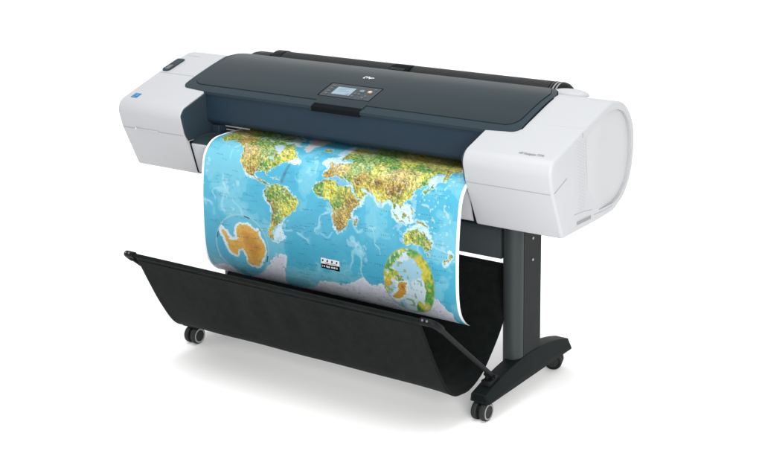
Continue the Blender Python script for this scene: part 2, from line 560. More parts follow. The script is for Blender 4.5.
# --- body between the covers
low = fillet([(0.050, 0.653, 0.01), (0.018, 0.768, 0.006), (0.30, 0.768, 0), (0.50, 0.768, 0), (0.48, 0.70, 0.05), (0.40, 0.652, 0.03), (0.30, 0.648, 0)], 4)
body = prism('lower_body', low, -0.5765, 0.5765, M['pale'], root)
for s in (-1, 1):
    prism('edge_gap', fillet([(0.046, 0.655, 0), (0.012, 0.775, 0), (0.05, 0.775, 0), (0.08, 0.655, 0)], 1), s * 0.5783 - 0.0016, s * 0.5783 + 0.0016, M['gap'], body)
prism('underside', [(0.07, 0.640), (0.07, 0.6475), (0.42, 0.6475), (0.42, 0.640)], -0.575, 0.575, M['black'], body)
upper = fillet([(0.128, 0.818, 0.012), (0.106, 0.834, 0.018), (0.110, 0.932, 0.004), (0.20, 0.955, 0), (0.42, 0.992, 0.01), (0.50, 0.94, 0.03), (0.515, 0.86, 0.03), (0.50, 0.775, 0), (0.30, 0.775, 0), (0.285, 0.818, 0.0)], 5)
prism('front_fascia', upper, -0.5785, 0.5785, M['navy'], root)
for s, nm in ((-1, 'left'), (1, 'right')):
    wall = offset([(y, z) for y, z in fillet([(-0.006, 0.79, 0.0), (-0.014, 0.805, 0.01), (-0.030, 0.876, 0.022), (-0.010, 0.899, 0.03), (0.11, 0.937, 0.0), (0.31, 0.96, 0.0), (0.31, 0.775, 0.0), (0.004, 0.775, 0)], 5)], 0.0045)
    prism('side_wall', wall, s * 0.578 - 0.003, s * 0.578 + 0.003, M['navy_wall'], root, 0.001, 0.001)
# paper slot: guide block, rollers and the curved tray
tray_top = smooth_tab([(0.022, 0.770), (0.035, 0.780), (0.065, 0.787), (0.11, 0.789), (0.18, 0.787), (0.30, 0.781)], 5)
tray = prism('output_tray', tray_top + [(0.30, 0.7685), (0.022, 0.7685)], -0.5745, 0.5745, M['tray'], root, angle=50)
bm = bmesh.new()
tube_into(bm, [(-0.572 + 0.05 * t, 0.032 + 0.105 * t ** 0.6, lerp_tab(tray_top, 0.032 + 0.105 * t ** 0.6) - 0.0005) for t in np.linspace(0.02, 1, 16)], 0.0018, 8)
bm_obj('tray_highlight', bm, M['frame'], tray)  # raised line added in lighter plastic to draw the tray's arc highlight
rbox('paper_guide', (-0.5555, 0.21, 0.8000), (0.036, 0.17, 0.030), M['navy_wall'], root, 0.003)
slot_back = prism('slot_back', [(0.284, 0.783), (0.284, 0.8175), (0.30, 0.8175), (0.30, 0.783)], -0.57, 0.57, M['gap'], root)
tube('feed_roller', [(-0.536, 0.165, 0.808), (-0.43, 0.165, 0.808)], 0.0060, M['roller'], root)
tube('feed_roller', [(-0.536, 0.165, 0.7925), (-0.43, 0.165, 0.7925)], 0.0025, M['roller'], root)

# --- hood
HZ = smooth_tab([(0.098, 0.936), (0.125, 0.947), (0.17, 0.9625), (0.225, 0.979), (0.281, 0.9945), (0.335, 1.007), (0.375, 1.0135), (0.41, 1.0165), (0.44, 1.016), (0.47, 1.010)], 6)
def zh(y): return lerp_tab(HZ, y)
HX = 0.694
hood_loop = fillet([(-0.580, 0.104, 0.003), (0.580, 0.104, 0.003), (0.640, 0.110, 0.05), (HX, 0.115, 0.062), (HX - 0.003, 0.30, 0.2), (HX - 0.001, 0.36, 0.02), (HX - 0.028, 0.415, 0.035),
                    (-HX + 0.028, 0.415, 0.035), (-HX + 0.001, 0.36, 0.02), (-HX + 0.003, 0.30, 0.2), (-HX, 0.115, 0.062), (-0.640, 0.110, 0.05)], 7)
hood = drape('hood', hood_loop, zh, 0.0, 0.010, M['frame'], root, 0.012, 0.0025)
hood['label'] = 'blue-grey hood with smoked window, control panel and white logo'
gk = [(p[0] * 1.0048, 0.104 + (p[1] - 0.104) * 1.008 + (-0.0018 if abs(p[0]) > 0.585 else 0.006)) for p in hood_loop]
drape('hood_groove_shadow', gk, zh, -0.0036, 0.008, M['gap'], hood, 0.012)  # black underplate standing in for the shadow in the groove
WX = 0.668
win_loop = fillet([(-WX, 0.140, 0.045), (WX, 0.140, 0.045), (WX, 0.30, 0.3), (WX + 0.003, 0.36, 0.015), (WX - 0.02, 0.410, 0.025), (-WX + 0.02, 0.410, 0.025), (-WX - 0.003, 0.36, 0.015), (-WX, 0.30, 0.3)], 7)
wg = [(p[0] * 1.0022, 0.275 + (p[1] - 0.275) * 1.008) for p in win_loop]
drape('window_gap', wg, zh, 0.0004, 0.003, M['gap'], hood, 0.012)
drape('hood_window', win_loop, zh, 0.0022, 0.0025, M['glass'], hood, 0.010, 0.0008)
# finger slot in the lip: proud black patch painted as the recess's shade
drape('finger_slot_shade', fillet([(-0.098, 0.1042, 0.001), (0.101, 0.1042, 0.001), (0.101, 0.1245, 0.002), (-0.098, 0.1245, 0.002)], 3), zh, 0.0008, 0.004, M['gap'], hood, 0.006)
prism('finger_slot_front', fillet([(0.1015, 0.922, 0.001), (0.1018, 0.9385, 0.001), (0.112, 0.941, 0), (0.112, 0.922, 0)], 2), -0.098, 0.101, M['gap'], hood, 0.001, 0.001)
tube('slot_end', [(-0.1005, 0.1015, 0.926), (-0.1015, 0.1015, 0.936), (-0.1005, 0.108, 0.9405), (-0.0985, 0.1265, zh(0.1265) + 0.0005)], 0.0032, M['frame'], hood, 12)
drape('slot_lid', fillet([(-0.100, 0.120, 0.001), (0.103, 0.120, 0.001), (0.103, 0.160, 0.002), (-0.100, 0.160, 0.002)], 3), zh, 0.0030, 0.003, M['glass'], hood, 0.006, 0.0006)
# control panel
def quad(xa, xb, ya, yb, r): return fillet([(xa, ya, r), (xb, ya, r), (xb, yb, r), (xa, yb, r)], 4)
drape('panel_recess_shadow', quad(-0.119, 0.098, 0.163, 0.252, 0.004), zh, 0.0028, 0.003, M['gap'], hood, 0.01)  # proud black plate painting the shadow of a recessed panel
drape('control_panel', quad(-0.112, 0.0955, 0.1645, 0.246, 0.003), zh, 0.0036, 0.003, plastic('control_panel_plastic', (0.020, 0.028, 0.033, 1), 0.4, 0.2), hood, 0.01)
drape('display', quad(-0.072, 0.003, 0.180, 0.227, 0.002), zh, 0.0046, 0.002, M['screen'], hood, 0.01)
bm = bmesh.new()
for k, (xa, xb, y) in enumerate(((-0.06, -0.02, 0.219), (-0.06, -0.03, 0.210), (-0.06, -0.012, 0.201))):
    bm.faces.new([bm.verts.new((x, q, zh(q) + 0.0052)) for x, q in ((xa, y), (xb, y), (xb, y + 0.0022), (xa, y + 0.0022))])
bmesh.ops.create_circle(bm, cap_ends=True, segments=14, radius=0.006, matrix=Matrix.Translation((-0.010, 0.188, zh(0.188) + 0.0062)) @ Matrix.Rotation(0.28, 4, 'X'))
bm_obj('display_print', bm, M['screen_ink'], hood)
def key(x, y, rx, ry, mat):
    lp = [(x + rx * math.cos(a), y + ry * math.sin(a)) for a in np.linspace(0, 2 * PI, 16, endpoint=False)]
    drape('button', lp, zh, 0.0056, 0.003, mat, hood, 0.004)
key(0.033, 0.217, 0.010, 0.007, M['key_green'])
key(0.066, 0.215, 0.010, 0.008, M['key_orange'])
lp = [(0.066 + 0.007 * math.cos(a), 0.216 + 0.005 * math.sin(a)) for a in np.linspace(0, 2 * PI, 14, endpoint=False)]
drape('button_light', lp, zh, 0.0066, 0.003, M['key_white'], hood, 0.004)
for x, y in ((0.018, 0.196), (0.035, 0.195), (0.066, 0.187), (0.078, 0.233), (0.060, 0.175), (0.016, 0.180)):
    key(x, y, 0.005, 0.0035, M['key'])
for k in range(4):
    key(-0.092, 0.178 + 0.017 * k, 0.006, 0.003, M['key'])
# white logo: letters hp inside a rounded block cut by a circle
yl = 0.3135
nl = Vector((0, -(zh(yl + 0.01) - zh(yl - 0.01)) / 0.02, 1)).normalized()
ul = (Vector((0, 1, 0)) - nl * nl.y).normalized()
def logo_pt(u, v, h=0.0034):
    return Vector((-0.006, yl, zh(yl))) + Vector((1, 0, 0)) * (u * 0.0210) + ul * (v * 0.0090) + nl * h
bm = bmesh.new()
for s in (-1,):
    vo = []; vi = []
    for k in range(11):
        v = -1 + 2 * k / 10
        vo.append(bm.verts.new(logo_pt(s * (1.0 - 0.06 * abs(v) ** 6) + 0.10 * v, v)))
        vi.append(bm.verts.new(logo_pt(s * max(0.52, 0.80 * math.sqrt(max(0, 1 - (0.93 * v) ** 2))) + 0.10 * v, v)))
    for k in range(10):
        bm.faces.new((vo[k], vo[k + 1], vi[k + 1], vi[k]))
bm_obj('logo_block', bm, M['logo'], hood)
place_text('logo_lettering', text_mesh('hp', 0.02, 0.25, 0.0002, 1.0, 0.0005), logo_pt(-0.50, -0.95), (1, 0, 0), ul, 0.0310, 0.0168, M['logo'], hood)

# --- rear roll cover
bm = bmesh.new()
CY, CZ, CR = 0.555, 0.943, 0.063
loop = []
nr = 60
for k in range(nr * 4):
    a = PI * 1.25 - (PI * 1.5) * k / (nr * 4 - 1)
    rr = CR + (0.0 if (k % 4) in (0, 1) else 0.0010)
    loop.append((CY + rr * math.cos(a), CZ + rr * math.sin(a)))
prism_into(bm, loop, -0.565, 0.575, 0.0, 0.0, 'x')
cover = bm_obj('roll_cover', bm, M['rib'], root, 25)
hubp = [(CY + 0.067 * math.cos(a), CZ + 0.067 * math.sin(a)) for a in np.linspace(0, 2 * PI, 40, endpoint=False)]
prism('roll_hub', hubp, -0.612, -0.563, M['black'], cover, 0.010, 0.003)
hub2 = [(CY + 0.064 * math.cos(a), CZ + 0.064 * math.sin(a)) for a in np.linspace(0, 2 * PI, 40, endpoint=False)]
prism('roll_hub', hub2, 0.577, 0.640, M['black'], cover, 0.002, 0.030)
for k in range(3):
    prism('hub_stripe', [(CY + 0.0648 * math.cos(a), CZ + 0.0648 * math.sin(a)) for a in np.linspace(0, 2 * PI, 40, endpoint=False)], 0.580 + k * 0.012, 0.585 + k * 0.012, M['ring'] if k else M['stand'], cover)
arch = [(CY - 0.02 + 0.075 * math.cos(a), 0.955 + 0.046 * math.sin(a)) for a in np.linspace(0, 2 * PI, 32, endpoint=False)]
prism('spindle_flange', arch, -0.715, -0.606, M['black'], root, 0.03, 0.004)
prism('rear_deck', [(0.38, 0.94), (0.38, 0.992), (0.44, 0.995), (0.53, 0.975), (0.53, 0.94)], -0.60, 0.64, M['black'], root)
bm = bmesh.new()
prism_into(bm, fillet([(0.485, 0.965, 0.004), (0.498, 0.997, 0.008), (0.530, 1.008, 0.010), (0.560, 1.0095, 0.004), (0.55, 0.97, 0)], 4), -0.062, 0.020, 0.004, 0.004)
clip = bm_obj('cover_clip', bm, M['gap'], cover)
prism('clip_bar', fillet([(0.490, 0.982, 0.002), (0.495, 1.0, 0.003), (0.512, 1.006, 0.003), (0.52, 0.99, 0)], 3), -0.052, 0.010, M['black'], cover, 0.002, 0.002)

# --- stand
def column(s):
    x0, x1 = 0.573, 0.643
    lp = [(x0, 0.36), (x1, 0.36)]
    lp = fillet([(s * x0, 0.362, 0.008), (s * x1, 0.362, 0.008), (s * x1, 0.207, 0.034), (s * x0, 0.207, 0.034)], 8)
    o = prism('stand_column', lp, 0.095, 0.648, M['stand'], root, axis='z')
    prism('column_side_shade', [(0.247, 0.128), (0.247, 0.648), (0.3585, 0.648), (0.3585, 0.128)], min(s * 0.6425, s * 0.6442), max(s * 0.6425, s * 0.6442), plastic('column_shade_paint', (0.0065, 0.0085, 0.009, 1), 0.5, 0.1, 0.2, 700, 0.06), o)  # thin plate added to darken the column's side, shade put into its paint
    if s > 0:
        for z in (0.541, 0.467):
            lp = [(0.302 + 0.0045 * math.cos(a), z + 0.0045 * math.sin(a)) for a in np.linspace(0, 2 * PI, 14, endpoint=False)]
            prism('screw', lp, 0.643, 0.6462, M['steel'], o)
    return o
FOOT = [(0.0, 0.097), (0.05, 0.111), (0.1, 0.123), (0.15, 0.132), (0.2, 0.1385), (0.25, 0.1425), (0.3, 0.144), (0.35, 0.1425), (0.4, 0.138), (0.45, 0.130), (0.5, 0.119), (0.555, 0.103)]
def foot(s):
    bm = bmesh.new()
    secs = []
    for y, zt in FOOT:
        zb = 0.066
        k = (zt - zb) / 0.032
        dz = 0.006
        raw = [(0.589, zb, 0.002), (0.592, zt - dz, 0.004), (0.596, zt, 0.004), (0.6465, zt, 0.003), (0.6615, zb + 0.004 + (k - 1) * 0.012, 0.004), (0.6615, zb, 0.002)]
        lp = fillet(raw, 3)
        secs.append([bm.verts.new((s * a, y, b)) for a, b in lp])
    n = len(secs[0])
    for a, b in zip(secs, secs[1:]):
        for i in range(n):
            bm.faces.new((a[i - 1], a[i], b[i], b[i - 1]))
    bm.faces.new(secs[0]); bm.faces.new(secs[-1])
    o = bm_obj('stand_foot', bm, M['foot'], root, 22)
    lp = fillet([(s * 0.597, 0.071, 0.002), (s * 0.602, 0.092, 0.002), (s * 0.637, 0.091, 0.002), (s * 0.650, 0.071, 0.002)], 3)
    prism('foot_socket_shade', lp, -0.0012, 0.004, M['gap'], o, axis='y')  # black plate on the end face, painted as the shade of a hollow
    return o
def caster(x, y, turn=0.0):
    bm = bmesh.new()
    tube_into(bm, [(x, y, 0.030), (x, y, 0.068)], 0.008, 12)
    # rounded hood over the wheels
    lp = fillet([(y - 0.024, 0.030, 0.006), (y - 0.020, 0.054, 0.012), (y + 0.014, 0.057, 0.012), (y + 0.020, 0.034, 0.006)], 4)
    prism_into(bm, lp, x - 0.008, x + 0.008, 0.002, 0.002)
    bmesh.ops.rotate(bm, cent=(x, y, 0), matrix=Matrix.Rotation(turn, 3, 'Z'), verts=bm.verts)
    o = bm_obj('caster', bm, M['black'], root)
    for s in (-1, 1):
        bm = bmesh.new()
        xa = x + s * 0.0065; xb = x + s * 0.029
        prof = [(0.0, 0.0305, 0), (0.004, 0.0318, 0), (0.014, 0.0318, 0), (0.0185, 0.0295, 0), (0.0195, 0.0268, 1), (0.0200, 0.0215, 0), (0.0185, 0.0200, 0), (0.0185, 0.008, 0)]
        rings = []
        n = 32
        for h, r, m in prof:
            rings.append([bm.verts.new((xa + s * h, y + r * math.cos(t), 0.0318 + r * math.sin(t))) for t in np.linspace(0, 2 * PI, n, endpoint=False)])
        for (a, b, q) in zip(rings, rings[1:], prof):
            for i in range(n):
                f = bm.faces.new((a[i - 1], a[i], b[i], b[i - 1])); f.material_index = q[2]
        bm.faces.new(rings[-1]); bm.faces.new(rings[0])
        bmesh.ops.rotate(bm, cent=(x, y, 0), matrix=Matrix.Rotation(turn, 3, 'Z'), verts=bm.verts)
        bm_obj('wheel', bm, [M['tyre'], M['ring'] if turn == 0 else M['black']], o)
for s in (-1, 1):
    column(s); foot(s)
    caster(s * 0.622, 0.018); caster(s * 0.614, 0.515, s * 1.9)
bar = fillet([(0.215, 0.480, 0.006), (0.215, 0.598, 0.030), (0.300, 0.600, 0.02), (0.300, 0.480, 0.006)], 6)
prism('cross_bar', bar, -0.574, 0.574, plastic('cross_bar_paint', (0.030, 0.038, 0.041, 1), 0.36, 0.4, 0.2, 700, 0.06), root)

# --- fabric bin
BIN = smooth_tab([(-0.285, 0.4325), (-0.262, 0.39), (-0.226, 0.318), (-0.181, 0.232), (-0.130, 0.152), (-0.088, 0.119), (-0.04, 0.108), (0.005, 0.107), (0.067, 0.127), (0.117, 0.165), (0.193, 0.244), (0.246, 0.334), (0.277, 0.437)], 7)
bm = bmesh.new()
nx = 150
rng = np.random.RandomState(3)
wav = [(rng.uniform(2, 9), rng.uniform(0, 6.28), rng.uniform(-4, 4)) for _ in range(7)]
rows = []
for j, (y, z) in enumerate(BIN):
    t = j / (len(BIN) - 1)
    env = math.sin(PI * t) ** 0.7
    row = []
    for i in range(nx + 1):
        u = i / nx
        x = -0.586 + 1.172 * u
        d = sum(math.sin(a * x * 3 + p + q * t * 3) for a, p, q in wav) * 0.0011 * env * (1 - 0.9 * math.exp(-((t - 0.5) / 0.16) ** 2))
        d += 0.0034 * env * math.sin(38 * x + 9 * t + 2 * math.sin(7 * x)) * math.exp(-((t - 0.12) / 0.12) ** 2)
        # normal of the profile
        y0, z0 = BIN[max(0, j - 1)]; y1, z1 = BIN[min(len(BIN) - 1, j + 1)]
        L = math.hypot(y1 - y0, z1 - z0)
        ny, nz = (z1 - z0) / L, -(y1 - y0) / L
        edge = 0.004 * env * (abs(2 * u - 1) ** 14)
        row.append(bm.verts.new((x, y + ny * (d + edge), z + nz * (d + edge))))
    rows.append(row)
for a, b in zip(rows, rows[1:]):
    for i in range(nx):
        bm.faces.new((a[i], a[i + 1], b[i + 1], b[i]))
sling = bm_obj('fabric_bin', bm, M['fabric'], root, 60)
sling['label'] = 'slung black fabric bin catching the paper'
for tt, nm in ((3, 'rim_seam'),):
    y, z = BIN[tt]; y1, z1 = BIN[tt + 1]
    bm = bmesh.new()
    tube_into(bm, [(-0.584 + 1.168 * k / 30, y - 0.0018, z - 0.0006) for k in range(31)], 0.0011, 6)
    bm_obj(nm, bm, M['gap'], sling)
md = sling.modifiers.new('cloth_thickness', 'SOLIDIFY'); md.thickness = 0.0022; md.offset = 0
# stitched hems at both sides
for s in (-1, 1):
    bm = bmesh.new()
    tube_into(bm, [(s * 0.586, y, z) for y, z in BIN], 0.0021, 8)
    bm_obj('hem', bm, M['fabric'], sling)
tube('bin_rod', [(-0.600, -0.284, 0.434), (0.606, -0.284, 0.434)], 0.0072, M['fabric'], root)
tube('bin_rod', [(-0.583, 0.279, 0.438), (0.583, 0.279, 0.438)], 0.006, M['fabric'], root)
def strut(s):
    elbow = [(s * 0.592, -0.284, 0.434), (s * 0.615, -0.284, 0.434), (s * 0.632, -0.280, 0.432), (s * 0.640, -0.266, 0.421), (s * 0.641, -0.246, 0.404)]
    path = [(s * 0.640, -0.262, 0.417), (s * 0.636, -0.12, 0.295), (s * 0.630, 0.064, 0.140)]
    o = tube('bin_strut', path, 0.0085, M['black'], root, 14)
    bm = bmesh.new()
    tube_into(bm, smooth_tab(elbow, 4), 0.0115, 16)
    e = bm_obj('strut_elbow', bm, M['black'], o)
    bm = bmesh.new()
    for k in (0.606, 0.622):
        tube_into(bm, [(s * k, -0.284 - 0.011, 0.4425), (s * k, -0.284 - 0.0135, 0.445)], 0.0035, 10)
    bm_obj('elbow_screws', bm, plastic('elbow_screw_steel', (0.09, 0.092, 0.095, 1), 0.4, 0.3), o)
    bm = bmesh.new()
    prism_into(bm, fillet([(s * 0.606, 0.035, 0.006), (s * 0.640, 0.035, 0.006), (s * 0.640, 0.100, 0.006), (s * 0.606, 0.100, 0.006)], 3), 0.112, 0.128, 0, 0.003, 'z')
    prism_into(bm, fillet([(0.048, 0.120, 0.004), (0.055, 0.150, 0.008), (0.080, 0.146, 0.008), (0.088, 0.120, 0.004)], 3), s * 0.618 - 0.006, s * 0.618 + 0.006, 0.002, 0.002)
    tube_into(bm, [(s * 0.602, 0.066, 0.138), (s * 0.646, 0.066, 0.138)], 0.006, 12)
    bm_obj('strut_bracket', bm, M['black'], o)
for s in (-1, 1):
    strut(s)

# outlines traced on the sheet: (x, length along the paper) in metres
MAP = {
    'namerica': [(-0.459, 0.251), (-0.474, 0.165), (-0.486, 0.090), (-0.389, 0.079), (-0.293, 0.048), (-0.267, 0.078), (-0.214, 0.104), (-0.173, 0.149), (-0.144, 0.219), (-0.153, 0.236), (-0.115, 0.262), (-0.095, 0.290), (-0.108, 0.299), (-0.126, 0.308), (-0.111, 0.302), (-0.128, 0.311), (-0.152, 0.321), (-0.168, 0.332), (-0.181, 0.345), (-0.194, 0.353), (-0.198, 0.369), (-0.204, 0.354), (-0.228, 0.354), (-0.249, 0.360), (-0.255, 0.375), (-0.242, 0.382), (-0.228, 0.379), (-0.222, 0.384), (-0.212, 0.390), (-0.201, 0.394), (-0.186, 0.397), (-0.189, 0.403), (-0.206, 0.400), (-0.224, 0.393), (-0.242, 0.387), (-0.265, 0.379), (-0.285, 0.370), (-0.306, 0.353), (-0.322, 0.334), (-0.324, 0.320), (-0.324, 0.302), (-0.341, 0.277), (-0.374, 0.258), (-0.408, 0.253), (-0.433, 0.267)],
    'greenland': [(-0.099, 0.240), (-0.121, 0.194), (-0.161, 0.102), (-0.103, 0.103), (-0.081, 0.139), (-0.076, 0.172), (-0.084, 0.201), (-0.070, 0.249), (-0.079, 0.255)],
    'iceland': [(-0.035, 0.214), (-0.036, 0.195), (-0.017, 0.195), (-0.001, 0.214), (-0.005, 0.229), (-0.022, 0.228)],
    'britain': [(0.042, 0.291), (0.040, 0.281), (0.048, 0.278), (0.056, 0.287), (0.066, 0.293), (0.061, 0.303), (0.052, 0.300)],
    'eurasia': [(0.031, 0.335), (0.035, 0.322), (0.052, 0.317), (0.050, 0.307), (0.063, 0.301), (0.073, 0.295), (0.075, 0.284), (0.089, 0.281), (0.097, 0.285), (0.117, 0.275), (0.122, 0.259), (0.104, 0.255), (0.080, 0.267), (0.071, 0.254), (0.061, 0.198), (0.047, 0.136), (0.061, 0.123), (0.100, 0.138), (0.109, 0.114), (0.125, 0.088), (0.092, 0.100), (0.137, 0.072), (0.283, 0.068), (0.440, 0.075), (0.492, 0.165), (0.510, 0.220), (0.493, 0.238), (0.492, 0.267), (0.493, 0.292), (0.481, 0.293), (0.477, 0.277), (0.478, 0.258), (0.457, 0.259), (0.438, 0.271), (0.436, 0.293), (0.438, 0.309), (0.419, 0.319), (0.407, 0.333), (0.395, 0.338), (0.389, 0.341), (0.394, 0.350), (0.386, 0.365), (0.371, 0.373), (0.358, 0.377), (0.357, 0.390), (0.349, 0.401), (0.340, 0.391), (0.333, 0.387), (0.332, 0.400), (0.328, 0.406), (0.321, 0.395), (0.314, 0.383), (0.301, 0.379), (0.287, 0.386), (0.279, 0.404), (0.272, 0.410), (0.263, 0.397), (0.256, 0.386), (0.283, 0.396), (0.275, 0.409), (0.265, 0.403), (0.258, 0.385), (0.251, 0.371), (0.226, 0.367), (0.206, 0.359), (0.191, 0.355), (0.199, 0.365), (0.216, 0.372), (0.202, 0.387), (0.178, 0.394), (0.166, 0.373), (0.157, 0.357), (0.149, 0.345), (0.167, 0.336), (0.149, 0.346), (0.132, 0.341), (0.113, 0.333), (0.122, 0.345), (0.104, 0.336), (0.084, 0.330), (0.064, 0.337), (0.052, 0.346), (0.040, 0.341)],
    'africa': [(0.001, 0.388), (0.006, 0.371), (0.017, 0.360), (0.043, 0.350), (0.083, 0.347), (0.103, 0.358), (0.128, 0.360), (0.152, 0.358), (0.160, 0.376), (0.173, 0.390), (0.181, 0.397), (0.201, 0.393), (0.190, 0.411), (0.169, 0.426), (0.158, 0.446), (0.161, 0.459), (0.148, 0.471), (0.142, 0.487), (0.128, 0.505), (0.107, 0.515), (0.097, 0.504), (0.088, 0.484), (0.081, 0.463), (0.087, 0.445), (0.077, 0.430), (0.070, 0.416), (0.054, 0.413), (0.029, 0.410), (0.009, 0.399)],
    'madagascar': [(0.169, 0.471), (0.182, 0.455), (0.189, 0.460), (0.181, 0.482), (0.171, 0.484)],
    'samerica': [(-0.206, 0.424), (-0.194, 0.408), (-0.181, 0.398), (-0.161, 0.391), (-0.133, 0.393), (-0.109, 0.404), (-0.096, 0.414), (-0.073, 0.426), (-0.095, 0.421), (-0.055, 0.433), (-0.067, 0.455), (-0.073, 0.470), (-0.092, 0.486), (-0.115, 0.507), (-0.107, 0.495), (-0.129, 0.510), (-0.141, 0.526), (-0.160, 0.538), (-0.168, 0.557), (-0.173, 0.575), (-0.168, 0.564), (-0.171, 0.581), (-0.162, 0.592), (-0.175, 0.589), (-0.189, 0.576), (-0.191, 0.558), (-0.191, 0.566), (-0.187, 0.552), (-0.178, 0.526), (-0.173, 0.503), (-0.170, 0.481), (-0.178, 0.462), (-0.193, 0.451), (-0.204, 0.435)],
    'australia': [(0.366, 0.482), (0.378, 0.471), (0.390, 0.467), (0.402, 0.458), (0.420, 0.456), (0.423, 0.463), (0.432, 0.467), (0.440, 0.457), (0.447, 0.465), (0.457, 0.480), (0.476, 0.494), (0.477, 0.506), (0.474, 0.503), (0.464, 0.523), (0.451, 0.527), (0.443, 0.516), (0.428, 0.509), (0.404, 0.506), (0.379, 0.515), (0.369, 0.510), (0.366, 0.497)],
    'tasmania': [(0.456, 0.533), (0.464, 0.531), (0.465, 0.539), (0.457, 0.540)],
    'newzealand': [(0.543, 0.513), (0.553, 0.519), (0.545, 0.534), (0.534, 0.543), (0.522, 0.555), (0.521, 0.547), (0.533, 0.536), (0.542, 0.525)],
    'newguinea': [(0.412, 0.430), (0.431, 0.429), (0.451, 0.436), (0.460, 0.445), (0.445, 0.442), (0.431, 0.440)],
    'borneo': [(0.355, 0.422), (0.371, 0.412), (0.377, 0.423), (0.367, 0.431), (0.355, 0.429)],
    'sumatra': [(0.317, 0.409), (0.330, 0.420), (0.345, 0.436), (0.338, 0.437), (0.325, 0.424)],
    'java': [(0.346, 0.438), (0.373, 0.441), (0.371, 0.445), (0.347, 0.443)],
    'sulawesi': [(0.382, 0.423), (0.389, 0.419), (0.387, 0.435), (0.385, 0.432)],
    'philippines': [(0.386, 0.388), (0.396, 0.396), (0.399, 0.411), (0.393, 0.409), (0.389, 0.400)],
    'japan': [(0.428, 0.338), (0.441, 0.327), (0.452, 0.320), (0.452, 0.304), (0.457, 0.303), (0.459, 0.319), (0.449, 0.330), (0.432, 0.342)],
    'cuba': [(-0.182, 0.371), (-0.165, 0.372), (-0.145, 0.377), (-0.148, 0.381), (-0.168, 0.378)],
    'svalbard': [(-0.096, 0.112), (-0.080, 0.107), (-0.067, 0.129), (-0.080, 0.130)],
    'antarctica': [(-0.406, 0.580), (-0.383, 0.598), (-0.367, 0.616), (-0.351, 0.622), (-0.326, 0.611), (-0.337, 0.593), (-0.330, 0.566), (-0.310, 0.554), (-0.279, 0.555), (-0.249, 0.567), (-0.235, 0.569), (-0.224, 0.596), (-0.208, 0.612), (-0.207, 0.636), (-0.222, 0.669), (-0.244, 0.704), (-0.271, 0.705), (-0.292, 0.695), (-0.293, 0.672), (-0.301, 0.653), (-0.314, 0.643), (-0.328, 0.653), (-0.340, 0.671), (-0.363, 0.665), (-0.378, 0.643), (-0.385, 0.620), (-0.400, 0.598)],
    'polarland1': [(0.377, 0.539), (0.408, 0.530), (0.453, 0.556), (0.481, 0.588), (0.490, 0.626), (0.484, 0.648), (0.464, 0.697), (0.400, 0.767), (0.389, 0.763), (0.412, 0.704), (0.426, 0.701), (0.433, 0.718), (0.449, 0.669), (0.448, 0.635), (0.433, 0.614), (0.444, 0.591), (0.428, 0.581), (0.408, 0.557), (0.382, 0.549)],
    'polarland2': [(0.358, 0.531), (0.361, 0.554), (0.333, 0.571), (0.328, 0.594), (0.340, 0.609), (0.359, 0.628), (0.365, 0.636), (0.346, 0.642), (0.326, 0.635), (0.316, 0.641), (0.325, 0.655), (0.300, 0.675), (0.292, 0.646), (0.292, 0.600), (0.313, 0.556)],
    'polargreenland': [(0.346, 0.648), (0.377, 0.638), (0.373, 0.672), (0.351, 0.703), (0.321, 0.711), (0.312, 0.704), (0.340, 0.674)],
    'ice': [(-0.455, 0.742), (-0.416, 0.721), (-0.391, 0.732), (-0.370, 0.758), (-0.345, 0.799), (-0.258, 0.741), (-0.202, 0.691), (-0.173, 0.654), (-0.141, 0.633), (-0.117, 0.635), (-0.116, 0.660), (-0.128, 0.691), (-0.162, 0.800), (-0.022, 0.749), (0.015, 0.709), (0.043, 0.699), (0.076, 0.700), (0.108, 0.704), (0.138, 0.690), (0.185, 0.666), (0.207, 0.658), (0.226, 0.673), (0.258, 0.674), (0.290, 0.663), (0.283, 0.667), (0.300, 0.685), (0.333, 0.747), (0.385, 0.769), (0.463, 0.711), (0.480, 0.666), (0.502, 0.688), (0.538, 0.726), (0.534, 0.801), (0.591, 0.801), (0.390, 0.801), (0.014, 0.801), (-0.310, 0.801), (-0.550, 0.795)],
    'sunda': [(0.317, 0.391), (0.353, 0.382), (0.391, 0.377), (0.390, 0.389), (0.399, 0.413), (0.386, 0.416), (0.411, 0.432), (0.377, 0.446), (0.346, 0.445), (0.314, 0.417)],
    'hudson': [(-0.222, 0.255), (-0.216, 0.226), (-0.185, 0.236), (-0.169, 0.269), (-0.173, 0.287), (-0.198, 0.271)],
    'lakes': [(-0.214, 0.304), (-0.191, 0.298), (-0.182, 0.311), (-0.199, 0.313)],
    'okhotsk': [(0.439, 0.307), (0.439, 0.287), (0.460, 0.263), (0.478, 0.262), (0.477, 0.277), (0.481, 0.293), (0.468, 0.307), (0.453, 0.317)],
    'baltic': [(0.092, 0.286), (0.097, 0.268), (0.125, 0.270), (0.116, 0.281), (0.103, 0.290)],
    'medit': [(0.064, 0.339), (0.084, 0.332), (0.105, 0.339), (0.122, 0.346), (0.149, 0.346), (0.153, 0.351), (0.118, 0.356), (0.087, 0.354)],
    'caspian': [(0.195, 0.317), (0.214, 0.319), (0.216, 0.336), (0.203, 0.334)],
    'patagonia_shelf': [(-0.141, 0.527), (-0.113, 0.502), (-0.130, 0.533), (-0.120, 0.564), (-0.115, 0.573), (-0.145, 0.593), (-0.168, 0.596), (-0.168, 0.564)],
    'nsea': [(0.011, 0.292), (0.021, 0.267), (0.063, 0.251), (0.092, 0.286), (0.081, 0.305), (0.056, 0.316), (0.034, 0.307)],
    'barents': [(0.043, 0.246), (0.022, 0.166), (0.026, 0.103), (0.063, 0.184), (0.071, 0.254)],
    'newfoundland': [(-0.108, 0.299), (-0.097, 0.284), (-0.071, 0.302), (-0.077, 0.316), (-0.100, 0.317), (-0.122, 0.315)],
